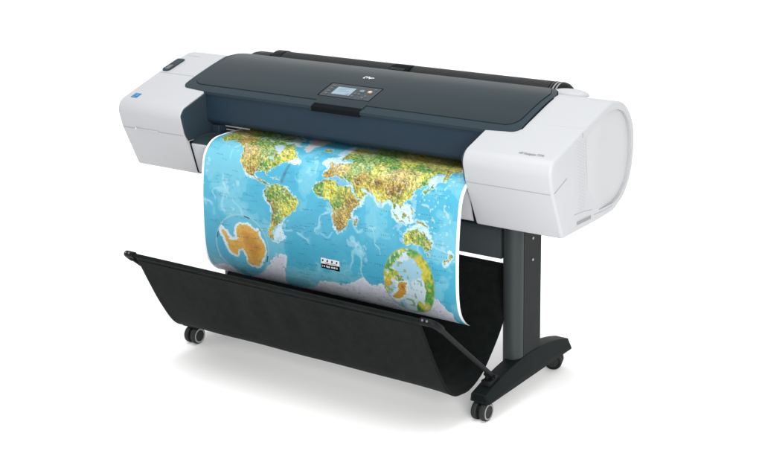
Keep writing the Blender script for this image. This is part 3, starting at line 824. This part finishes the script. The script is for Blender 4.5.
    'baffin': [(-0.265, 0.124), (-0.275, 0.083), (-0.214, 0.093), (-0.171, 0.136), (-0.108, 0.228), (-0.138, 0.226), (-0.175, 0.208), (-0.226, 0.173)],
    'sahul': [(0.361, 0.478), (0.383, 0.462), (0.402, 0.446), (0.431, 0.438), (0.456, 0.446), (0.473, 0.472), (0.481, 0.497), (0.478, 0.511), (0.455, 0.471), (0.407, 0.459), (0.378, 0.471), (0.365, 0.503)],
    'boxw': [(0.032, 0.614), (0.108, 0.618), (0.112, 0.635), (0.034, 0.637)],
    'boxb': [(0.032, 0.638), (0.112, 0.635), (0.109, 0.654), (0.034, 0.652)],
}
TONES = [(-0.440, 0.219, 'olive'), (-0.411, 0.183, 'ochre'), (-0.349, 0.221, 'brown'), (-0.302, 0.295, 'tan'), (-0.279, 0.333, 'ochre'), (-0.268, 0.358, 'brown'), (-0.249, 0.319, 'ochre'), (-0.220, 0.334, 'green'), (-0.183, 0.326, 'olive'), (-0.288, 0.244, 'green'), (-0.228, 0.276, 'pgreen'), (-0.291, 0.141, 'green'), (-0.337, 0.171, 'green'), (-0.234, 0.153, 'green'), (-0.142, 0.286, 'yellow'), (-0.181, 0.319, 'olive'), (-0.254, 0.377, 'brown'), (-0.198, 0.201, 'green'), (-0.208, 0.137, 'green'), (-0.129, 0.283, 'yellow'), (0.084, 0.250, 'olive'), (0.079, 0.161, 'ochre'), (0.129, 0.246, 'green'), (0.153, 0.220, 'pgreen'), (0.201, 0.212, 'green'), (0.160, 0.292, 'pgreen'), (0.202, 0.284, 'pgreen'), (0.093, 0.307, 'tan'), (0.048, 0.331, 'brown'), (0.191, 0.326, 'brown'), (0.238, 0.283, 'yellow'), (0.232, 0.224, 'green'), (0.285, 0.264, 'green'), (0.179, 0.178, 'green'), (0.306, 0.235, 'yellow'), (0.293, 0.170, 'ochre'), (0.367, 0.236, 'green'), (0.321, 0.173, 'olive'), (0.400, 0.248, 'green'), (0.404, 0.200, 'ochre'), (0.361, 0.157, 'ochre'), (0.427, 0.166, 'olive'), (0.480, 0.194, 'ochre'), (0.261, 0.304, 'pyellow'), (0.316, 0.290, 'tan'), (0.334, 0.307, 'tan'), (0.365, 0.297, 'ochre'), (0.263, 0.334, 'dbrown'), (0.308, 0.347, 'dbrown'), (0.337, 0.343, 'dbrown'), (0.358, 0.327, 'tan'), (0.398, 0.302, 'pyellow'), (0.414, 0.294, 'yellow'), (0.373, 0.346, 'olive'), (0.426, 0.309, 'green'), (0.259, 0.362, 'yellow'), (0.035, 0.369, 'green'), (0.072, 0.368, 'yellow'), (0.064, 0.391, 'yellow'), (0.121, 0.375, 'yellow'), (0.124, 0.355, 'green'), (0.103, 0.407, 'olive'), (0.021, 0.389, 'green'), (0.103, 0.420, 'green'), (0.155, 0.404, 'brown'), (0.141, 0.424, 'brown'), (0.116, 0.454, 'brown'), (0.095, 0.457, 'tan'), (0.121, 0.484, 'dbrown'), (0.105, 0.482, 'brown'), (0.137, 0.468, 'ochre'), (0.189, 0.369, 'yellow'), (0.173, 0.362, 'ochre'), (0.204, 0.371, 'olive'), (0.223, 0.351, 'brown'), (0.268, 0.383, 'yellow'), (0.179, 0.466, 'ochre'), (0.211, 0.345, 'ochre'), (-0.154, 0.418, 'green'), (-0.166, 0.406, 'olive'), (-0.120, 0.431, 'green'), (-0.187, 0.428, 'green'), (-0.202, 0.425, 'dbrown'), (-0.170, 0.466, 'dbrown'), (-0.166, 0.484, 'dbrown'), (-0.175, 0.517, 'brown'), (-0.130, 0.456, 'yellow'), (-0.096, 0.455, 'yellow'), (-0.108, 0.430, 'olive'), (-0.141, 0.475, 'green'), (-0.146, 0.498, 'green'), (-0.118, 0.485, 'yellow'), (-0.177, 0.550, 'yellow'), (-0.181, 0.574, 'ochre'), (0.378, 0.488, 'yellow'), (0.398, 0.481, 'olive'), (0.418, 0.473, 'olive'), (0.433, 0.488, 'green'), (0.453, 0.493, 'olive'), (0.464, 0.504, 'ochre'), (0.408, 0.497, 'yellow'), (0.459, 0.516, 'green'), (0.439, 0.436, 'ochre'), (0.365, 0.422, 'olive'), (0.330, 0.423, 'olive'), (0.271, 0.377, 'yellow'), (0.321, 0.370, 'olive'), (0.342, 0.388, 'olive'), (0.370, 0.359, 'yellow'), (0.537, 0.530, 'ochre')]
MAP_RIDGE = [(-0.133, 0.3802), (-0.1251, 0.355), (-0.1119, 0.3187)]
INSET_SOUTH = ([-0.3114, 0.637], [[71.702, 3.494], [3.494, 75.209]])
INSET_NORTH = ([0.3858, 0.6409], [[104.114, 0.638], [0.638, 72.462]])

# ------------------------------------------------------------------ the printed world map
PR = [(.30,.795),(.203,.795),(.096,.797),(.04,.792),(.003,.770),(-.02,.732),(-.033,.66),(-.040,.587),(-.0425,.5),(-.041,.43),(-.031,.378),(-.012,.343),(.020,.315),(.065,.295)]
dn = np.array(smooth_tab(PR, 40))
sl = np.r_[0, np.cumsum(np.linalg.norm(np.diff(dn, axis=0), axis=1))]
LEN = sl[-1]
PX0, PX1 = -0.490, 0.575
NX, NV = 820, 640
gx = np.linspace(PX0, PX1, NX)
fx = (gx - PX0) / (PX1 - PX0)
vend = LEN - 0.004 - 0.040 * fx                      # the loose end curls under a little less on the right
gv = np.linspace(0, 1, NV)
GX = np.repeat(gx[None], NV, 0)
GV = gv[:, None] * vend[None, :]
GY = np.interp(GV, sl, dn[:, 0]); GZ = np.interp(GV, sl, dn[:, 1])
co = np.stack([GX, GY, GZ], -1).reshape(-1, 3)

def vnoise(x, y, scale, seed):
    r = np.random.RandomState(seed)
    n = 512
    lat = r.rand(n, n)
    xx = x * scale + 100.37; yy = y * scale + 57.91
    xi = np.floor(xx).astype(int); yi = np.floor(yy).astype(int)
    tx = xx - xi; ty = yy - yi
    tx = tx * tx * (3 - 2 * tx); ty = ty * ty * (3 - 2 * ty)
    a = lat[xi % n, yi % n]; b = lat[(xi + 1) % n, yi % n]; c = lat[xi % n, (yi + 1) % n]; d = lat[(xi + 1) % n, (yi + 1) % n]
    return (a * (1 - tx) + b * tx) * (1 - ty) + (c * (1 - tx) + d * tx) * ty
def fbm(x, y, scale, seed, oct=4, gain=0.55):
    s = 0; w = 1; t = 0
    for k in range(oct):
        s = s + w * vnoise(x, y, scale * 2 ** k, seed + k); t += w; w *= gain
    return s / t
px = GX.ravel(); pv = GV.ravel()
# jitter the coordinates so that coastlines come out ragged
jx = px + (fbm(px, pv, 90, 11, 3, 0.7) - 0.5) * 0.016
jv = pv + (fbm(px, pv, 90, 21, 3, 0.7) - 0.5) * 0.016
def inside(poly, x, y):
    r = np.zeros(len(x), bool)
    n = len(poly)
    P = np.array(poly)
    sel = (x > P[:, 0].min() - .01) & (x < P[:, 0].max() + .01) & (y > P[:, 1].min() - .01) & (y < P[:, 1].max() + .01)
    xs = x[sel]; ys = y[sel]; q = np.zeros(len(xs), bool)
    for i in range(n):
        xa, ya = poly[i - 1]; xb, yb = poly[i]
        if ya == yb: continue
        q ^= ((ya > ys) != (yb > ys)) & (xs < (xb - xa) * (ys - ya) / (yb - ya) + xa)
    r[sel] = q
    return r
def dist(poly, x, y, far=0.06):
    P = np.array(poly)
    d = np.full(len(x), far)
    sel = (x > P[:, 0].min() - far) & (x < P[:, 0].max() + far) & (y > P[:, 1].min() - far) & (y < P[:, 1].max() + far)
    xs = x[sel]; ys = y[sel]; q = np.full(len(xs), far)
    for i in range(len(P)):
        a = P[i - 1]; b = P[i]; e = b - a; L = e @ e
        t = np.clip(((xs - a[0]) * e[0] + (ys - a[1]) * e[1]) / (L + 1e-12), 0, 1)
        q = np.minimum(q, np.hypot(xs - a[0] - t * e[0], ys - a[1] - t * e[1]))
    d[sel] = q
    return d
def S(r, g, b): return np.array(srgb(r, g, b)[:3])
def mixc(c, col, f):
    return c * (1 - f[:, None]) + np.asarray(col) * f[:, None]
def sm(a, b, x):
    t = np.clip((x - a) / (b - a), 0, 1)
    return t * t * (3 - 2 * t)
PAL = dict(green=S(70, 136, 66), pgreen=S(128, 166, 104), olive=S(136, 152, 62), yellow=S(196, 194, 72), pyellow=S(204, 196, 120), ochre=S(172, 158, 80), tan=S(192, 166, 110), brown=S(154, 114, 60), dbrown=S(126, 70, 38))

n1 = fbm(px, pv, 7, 31, 5); n2 = fbm(px, pv, 22, 41, 4); n3 = fbm(px, pv, 90, 51, 3)
col = mixc(np.repeat(S(66, 170, 200)[None], len(px), 0), S(112, 190, 212), sm(0.545, 0.565, n1) * 0.50)
col = mixc(col, S(128, 198, 216), sm(0.60, 0.612, n1) * 0.25)
col = mixc(col, S(56, 158, 192), sm(0.47, 0.44, n1) * 0.45)
col = col * (0.96 + 0.08 * n3)[:, None]
ridge = 1 - np.abs(fbm(px, pv, 5, 71, 4) - 0.5) * 2
col = mixc(col, S(140, 204, 222), sm(0.955, 0.995, ridge) * sm(0.45, 0.6, n2) * 0.8)
col = mixc(col, S(196, 224, 234), sm(0.74, 0.79, n2) * 0.3)
# paler sea towards the top edge
LANDS = ['namerica', 'greenland', 'iceland', 'britain', 'eurasia', 'africa', 'madagascar', 'samerica', 'australia', 'tasmania', 'newzealand', 'newguinea', 'borneo', 'sumatra', 'java', 'sulawesi', 'philippines', 'japan', 'cuba', 'svalbard']
land = np.zeros(len(px), bool); dl = np.full(len(px), 0.06)
for k in LANDS:
    land |= inside(MAP[k], jx, jv)
    dl = np.minimum(dl, dist(MAP[k], jx, jv))
shelf_w = 0.0022 + 0.0075 * sm(0.46, 0.66, fbm(px, pv, 16, 151, 3))
col = mixc(col, S(196, 224, 236), sm(1.0, 0.7, dl / shelf_w) * (0.42 + 0.42 * sm(0.35, 0.6, n3)))
for k in ('sunda', 'okhotsk', 'patagonia_shelf', 'baltic', 'medit', 'caspian', 'nsea', 'barents', 'newfoundland', 'sahul'):
    m = inside(MAP[k], jx, jv).astype(float)
    c = {'sunda': S(196, 222, 236), 'okhotsk': S(186, 208, 232), 'patagonia_shelf': S(196, 224, 236), 'nsea': S(200, 224, 236), 'barents': S(186, 212, 228), 'newfoundland': S(214, 228, 236), 'sahul': S(188, 222, 234), 'baltic': S(190, 214, 228), 'medit': S(112, 170, 206), 'caspian': S(150, 196, 220)}[k]
    col = mixc(col, c, m * (0.62 + 0.38 * sm(0.35, 0.6, n3)))
# scattered islands in the west pacific and the caribbean
isl = (vnoise(px, pv, 120, 91) > 0.80) & (((px > 0.36) & (px < 0.54) & (pv > 0.20) & (pv < 0.50)))
col = mixc(col, S(170, 205, 200), isl * 0.7)
isl2 = (vnoise(px, pv, 140, 92) > 0.86) & (((px > -0.36) & (px < -0.16) & (pv > 0.17) & (pv < 0.30)))
col = mixc(col, S(196, 214, 170), isl2 * 0.6)

# land relief
tx = np.array([t[0] for t in TONES]); ty = np.array([t[1] for t in TONES]); tcn = np.array([PAL[t[2]] for t in TONES])
wx = px + (n2 - 0.5) * 0.035; wy = pv + (fbm(px, pv, 22, 141, 4) - 0.5) * 0.035
li = np.where(land)[0]
acc = np.zeros((len(li), 3)); ws = np.zeros(len(li))
for a, b, c in zip(tx, ty, tcn):
    w = 1.0 / (((wx[li] - a) ** 2 + (wy[li] - b) ** 2) + 1.5e-4) ** 2
    acc += w[:, None] * c; ws += w
lc = acc / ws[:, None]
mot = fbm(px, pv, 200, 61, 2, 0.9)[li]; mot2 = fbm(px, pv, 150, 66, 2, 0.8)[li]
lc = mixc(lc, PAL['green'] * 0.85, sm(0.54, 0.68, mot2) * 0.52)
lc = mixc(lc, PAL['yellow'] * 1.12, sm(0.44, 0.32, mot2) * 0.42)
lc = mixc(lc, PAL['brown'], sm(0.62, 0.78, vnoise(px, pv, 150, 77)[li]) * 0.26)
def hh(dx, dv):
    return fbm(px[li] + dx, pv[li] + dv, 46, 201, 5, 0.72)
shade = hh(0.0016, -0.0016) - hh(-0.0012, 0.0012)
lc = lc * np.clip(1.05 + 0.45 * (mot - 0.5) * 2 * 0.8 + 3.6 * shade, 0.35, 1.7)[:, None]
lc = mixc(lc, S(226, 228, 206), sm(0.72, 0.86, vnoise(px, pv, 190, 78)[li]) * 0.40)
col[li] = lc
gl = inside(MAP['greenland'], jx, jv).astype(float); col = mixc(col, S(202, 194, 204), gl * (0.75 + 0.25 * n3))
for k, c in (('hudson', S(176, 202, 222)), ('lakes', S(160, 190, 208))):
    col = mixc(col, c, inside(MAP[k], jx, jv) * 0.9)
lk = land & (vnoise(px, pv, 110, 93) > 0.62) & (px < -0.05) & (px > -0.33) & (pv < 0.215)
bf = inside(MAP['baffin'], jx, jv) & (vnoise(px, pv, 70, 97) > 0.45)
col = mixc(col, S(176, 200, 214), bf * 0.75)
col = mixc(col, S(172, 196, 212), lk * 0.75)
eu = land & (vnoise(px, pv, 70, 96) > 0.66) & (px > -0.08) & (px < 0.15) & (pv < 0.20)
col = mixc(col, S(164, 196, 218), eu * 0.6)
# coast outline
col = mixc(col, S(120, 130, 110), (land * sm(0.0022, 0.0006, dl)) * 0.45)

# the white southern ice
ice = inside(MAP['ice'], jx, jv); di = dist(MAP['ice'], jx, jv)
icol = np.repeat(S(204, 208, 222)[None], len(px), 0) * (0.90 + 0.2 * n3)[:, None]
icol = mixc(icol, S(214, 224, 234), sm(0.012, 0.0, di) * 0.7)
icol = mixc(icol, S(120, 118, 140), ((np.abs(fbm(px, pv, 34, 121, 3) - 0.5) < 0.010) & (di > 0.006)) * 0.55)
col = np.where(ice[:, None], icol, col)
# two round inset maps
def inset(spec):
    (cx, cv), ((a, b), (c, d)) = spec
    x = px - cx; v = pv - cv
    return np.sqrt(np.maximum(0, a * x * x + 2 * b * x * v + d * v * v))
q = inset(INSET_SOUTH)
sea = mixc(np.repeat(S(58, 164, 198)[None], len(px), 0), S(96, 186, 212), sm(0.45, 0.62, n1) * 0.7)
ant = inside(MAP['antarctica'], jx, jv); da = dist(MAP['antarctica'], jx, jv)
sea = mixc(sea, S(206, 226, 236), sm(0.009, 0.005, da - 0.005 * sm(0.0, -0.06, px - INSET_SOUTH[0][0])))
body_c = mixc(np.repeat(S(214, 166, 74)[None], len(px), 0), S(190, 134, 58), sm(0.020, 0.021, da + 0.012 * (n2 - 0.5)) * 0.55 + sm(0.036, 0.037, da + 0.016 * (n1 - 0.5)) * 0.3)
body_c = mixc(body_c, S(214, 176, 66), sm(0.009, 0.0, da) * 0.8)
body_c = body_c * (0.86 + 0.28 * n3)[:, None]
sea = np.where(ant[:, None], body_c, sea)
col = np.where((q < 1.0)[:, None], sea, col)
col = mixc(col, S(150, 190, 205), sm(0.030, 0.012, np.abs(q - 1.0)) * 0.9)
ang = np.arctan2(pv - INSET_SOUTH[0][1], px - INSET_SOUTH[0][0])
col = mixc(col, S(24, 50, 60), ((np.abs(q - 0.975) < 0.022) & (np.sin(ang * 4 + 0.6) > 0.90)) * 0.8)
q = inset(INSET_NORTH)
sea = mixc(np.repeat(S(150, 196, 216)[None], len(px), 0), S(200, 218, 228), sm(0.48, 0.56, n2) * 0.85)
pl = inside(MAP['polarland1'], jx, jv) | inside(MAP['polarland2'], jx, jv) | ((q > 0.90) & (pv < INSET_NORTH[0][1] + 0.05)) | ((q > 0.90) & (px > INSET_NORTH[0][0] + 0.03))
pc = mixc(np.repeat(PAL['green'][None] * 1.25, len(px), 0), S(196, 190, 60), sm(0.42, 0.60, fbm(px, pv, 30, 131, 4)) * 0.95)
pc = mixc(pc, S(206, 160, 60), sm(0.58, 0.7, fbm(px, pv, 26, 136, 4)) * 0.8) * (0.75 + 0.5 * n3)[:, None]
pg = inside(MAP['polargreenland'], jx, jv); dg = dist(MAP['polargreenland'], jx, jv)
gc = mixc(np.repeat(S(198, 146, 46)[None], len(px), 0), S(140, 82, 26), sm(0.008, 0.016, dg) * sm(.35, .55, n2))
pc = mixc(pc, S(196, 220, 230), sm(0.66, 0.76, vnoise(px, pv, 110, 171)) * (px < INSET_NORTH[0][0]) * 0.6) * (0.7 + 0.6 * fbm(px, pv, 180, 172, 2))[:, None]
sea = mixc(sea, S(120, 160, 110), sm(0.80, 0.84, vnoise(px, pv, 80, 173)) * 0.8)
sea = mixc(sea, S(224, 234, 238), sm(0.012, 0.005, dg) * 0.6)
sea = np.where(pl[:, None], pc, sea); sea = np.where(pg[:, None], gc, sea)
col = np.where((q < 1.0)[:, None], sea, col)
col = mixc(col, S(120, 170, 150), sm(0.030, 0.010, np.abs(q - 1.0)) * 0.8)

# dark undersea ridge in the north atlantic
R = np.array(MAP_RIDGE)
for i in range(len(R) - 1):
    e = R[i + 1] - R[i]; t = np.clip(((px - R[i][0]) * e[0] + (pv - R[i][1]) * e[1]) / (e @ e), 0, 1)
    dd = np.hypot(px - R[i][0] - t * e[0], pv - R[i][1] - t * e[1])
    col = mixc(col, S(70, 104, 124), sm(0.009, 0.003, dd) * 0.55)

# tiny illegible place marks
rm = np.random.RandomState(9)
ink = np.zeros(len(px))
G2 = ink.reshape(NV, NX)
dx = gx[1] - gx[0]; dv = LEN / NV
for k in range(420):
    cx = rm.uniform(PX0 + .03, PX1 - .05); cv = rm.uniform(0.16, 0.78)
    n = rm.randint(3, 10); slope = rm.uniform(-0.25, 0.25); big = rm.rand() < 0.25
    for j in range(n):
        a = int((cx - PX0) / dx + j * (7 if big else 4)); b = int(cv / dv + j * slope * 2)
        if rm.rand() < 0.25 or a >= NX - 8 or b >= NV - 4: continue
        h = 2 if big else 1
        G2[b:b + 1 + h, a:a + rm.randint(2, 4)] = rm.uniform(0.4, 0.85)
col = mixc(col, S(30, 62, 84), ink * np.where(land, 0.7, 0.8))

# black and white caption box with illegible marks
bw = np.array(MAP['boxw']); bb = np.array(MAP['boxb'])
x0 = (bw[0][0] + bw[3][0]) / 2; x1 = (bw[1][0] + bw[2][0]) / 2
v0 = (bw[0][1] + bw[1][1]) / 2; v1 = (bw[2][1] + bw[3][1]) / 2; v2 = (bb[2][1] + bb[3][1]) / 2
ub = (px - x0) / (x1 - x0)
inb = (ub >= 0) & (ub <= 1) & (pv >= v0) & (pv <= v2)
top_half = inb & (pv < v1)
col[inb] = S(14, 16, 20)
col[top_half] = S(240, 243, 246)
gl = (np.abs((ub * 4.9) % 1.22 - 0.62 + (pv - v0) / (v1 - v0) * 0.3) < 0.20) & (ub > 0.06) & (ub < 0.95) & (pv > v0 + 0.22 * (v1 - v0)) & (pv < v0 + 0.62 * (v1 - v0))
col[top_half & gl] = S(30, 32, 40)
ul_ = top_half & (np.abs(pv - (v0 + 0.82 * (v1 - v0))) < 0.0014) & (ub > 0.2) & (ub < 0.85)
col[ul_] = S(140, 150, 160)
dash = inb & ~top_half & (np.abs(pv - (v1 + v2) / 2) < 0.0032) & (np.sin(ub * 46) + 0.6 * np.sin(ub * 19 + 1) > -0.35) & (ub > 0.06) & (ub < 0.94)
col[dash] = S(226, 228, 230)

# white unprinted margins
mg = 0.0085
marg = (px < PX0 + mg) | (px > PX1 - 0.0105)
col[marg] = S(243, 244, 246)
lum = col.mean(1, keepdims=True)
col = lum + (col - lum) * 0.94
col = np.clip(col * np.where(marg, 0.93, 0.72)[:, None], 0, 0.95)

me = bpy.data.meshes.new('printed_map')
idx = np.arange(NV * NX).reshape(NV, NX)
quads = np.stack([idx[:-1, :-1], idx[1:, :-1], idx[1:, 1:], idx[:-1, 1:]], -1).reshape(-1, 4)
me.vertices.add(len(co)); me.vertices.foreach_set('co', co.ravel())
me.loops.add(quads.size); me.loops.foreach_set('vertex_index', quads.ravel())
me.polygons.add(len(quads)); me.polygons.foreach_set('loop_start', np.arange(0, quads.size, 4)); me.polygons.foreach_set('loop_total', np.full(len(quads), 4))
me.update(calc_edges=True)
at = me.color_attributes.new('print', 'FLOAT_COLOR', 'POINT')
at.data.foreach_set('color', np.c_[col, np.ones(len(col))].astype(np.float32).ravel())
pm = bpy.data.materials.new('printed_photo_paper')
pm.use_nodes = True
nt = pm.node_tree
b = nt.nodes['Principled BSDF']
b.inputs['Roughness'].default_value = 0.34
b.inputs['Specular IOR Level'].default_value = 0.28
ca = nt.nodes.new('ShaderNodeVertexColor'); ca.layer_name = 'print'
geo = nt.nodes.new('ShaderNodeNewGeometry')
mx = nt.nodes.new('ShaderNodeMix'); mx.data_type = 'RGBA'
mx.inputs['B'].default_value = (0.82, 0.82, 0.82, 1)
nt.links.new(geo.outputs['Backfacing'], mx.inputs['Factor'])
nt.links.new(ca.outputs['Color'], mx.inputs['A'])
nt.links.new(mx.outputs['Result'], b.inputs['Base Color'])
me.materials.append(pm)
me.polygons.foreach_set('use_smooth', [True] * len(me.polygons))
mapo = bpy.data.objects.new('printed_map', me)
COL.objects.link(mapo)
mapo['label'] = 'glossy coloured world map print hanging out of the printer into its fabric bin'
mapo['category'] = 'map'
# white edges of the sheet, a real strip so that the paper shows its cut side
# ------------------------------------------------------------------ light, world, camera
w = bpy.data.worlds.new('World')
SC.world = w
w.use_nodes = True
bg = w.node_tree.nodes['Background']
# world gradient shaped for light and reflections: bright near the horizon, dimmer overhead
wt = w.node_tree
wtc = wt.nodes.new('ShaderNodeTexCoord')
wse = wt.nodes.new('ShaderNodeSeparateXYZ')
wra = wt.nodes.new('ShaderNodeValToRGB')
wra.color_ramp.elements[0].position = 0.20
wra.color_ramp.elements[0].color = (1, 1, 1, 1)
wra.color_ramp.elements[1].position = 0.55
wra.color_ramp.elements[1].color = (0.33, 0.33, 0.33, 1)
wt.links.new(wtc.outputs['Generated'], wse.inputs['Vector'])
wt.links.new(wse.outputs['Z'], wra.inputs['Fac'])
wt.links.new(wra.outputs['Color'], bg.inputs['Color'])
bg.inputs['Strength'].default_value = 1.25

def area(name, loc, target, size, power, col=(1, 1, 1)):
    l = bpy.data.lights.new(name, 'AREA')
    l.shape = 'RECTANGLE'; l.size = size[0]; l.size_y = size[1]
    l.energy = power; l.color = col
    o = bpy.data.objects.new(name, l)
    COL.objects.link(o)
    o.location = loc
    d = Vector(target) - Vector(loc)
    o.rotation_euler = d.to_track_quat('-Z', 'Y').to_euler()
    return o
area('overhead_softbox', (-2.0, 5.0, 6.5), (-2.0, 5.0, 0), (22, 20), 1230)
area('top_softbox', (0.3, -0.9, 5.0), (0.1, -0.1, 0.0), (3.0, 3.0), 150)
area('key_softbox', (3.8, -3.5, 2.0), (0.6, 0.1, 0.7), (2.0, 2.0), 240, (1.0, 0.99, 0.97))

cam = bpy.data.cameras.new('camera')
cam.sensor_width = 36.0
cam.sensor_fit = 'HORIZONTAL'
cam.lens = 1418.11 / 762 * 36
cam.clip_end = 300
co_ = bpy.data.objects.new('camera', cam)
COL.objects.link(co_)
r_ = Vector((0.81784827, 0.57499267, -0.02253077)); u_ = Vector((-0.15739217, 0.26118689, 0.95237026)); f_ = Vector((-0.55349066, 0.77534821, -0.30411059))
m = Matrix(((r_.x, u_.x, -f_.x, 2.79682556), (r_.y, u_.y, -f_.y, -3.56574195), (r_.z, u_.z, -f_.z, 1.9765918), (0, 0, 0, 1)))
co_.matrix_world = m
SC.camera = co_
SC.render.film_transparent = False
SC.view_settings.view_transform = 'Standard'
SC.view_settings.look = 'None'
SC.view_settings.exposure = 0
SC.view_settings.gamma = 1
SC.cycles.use_denoising = True
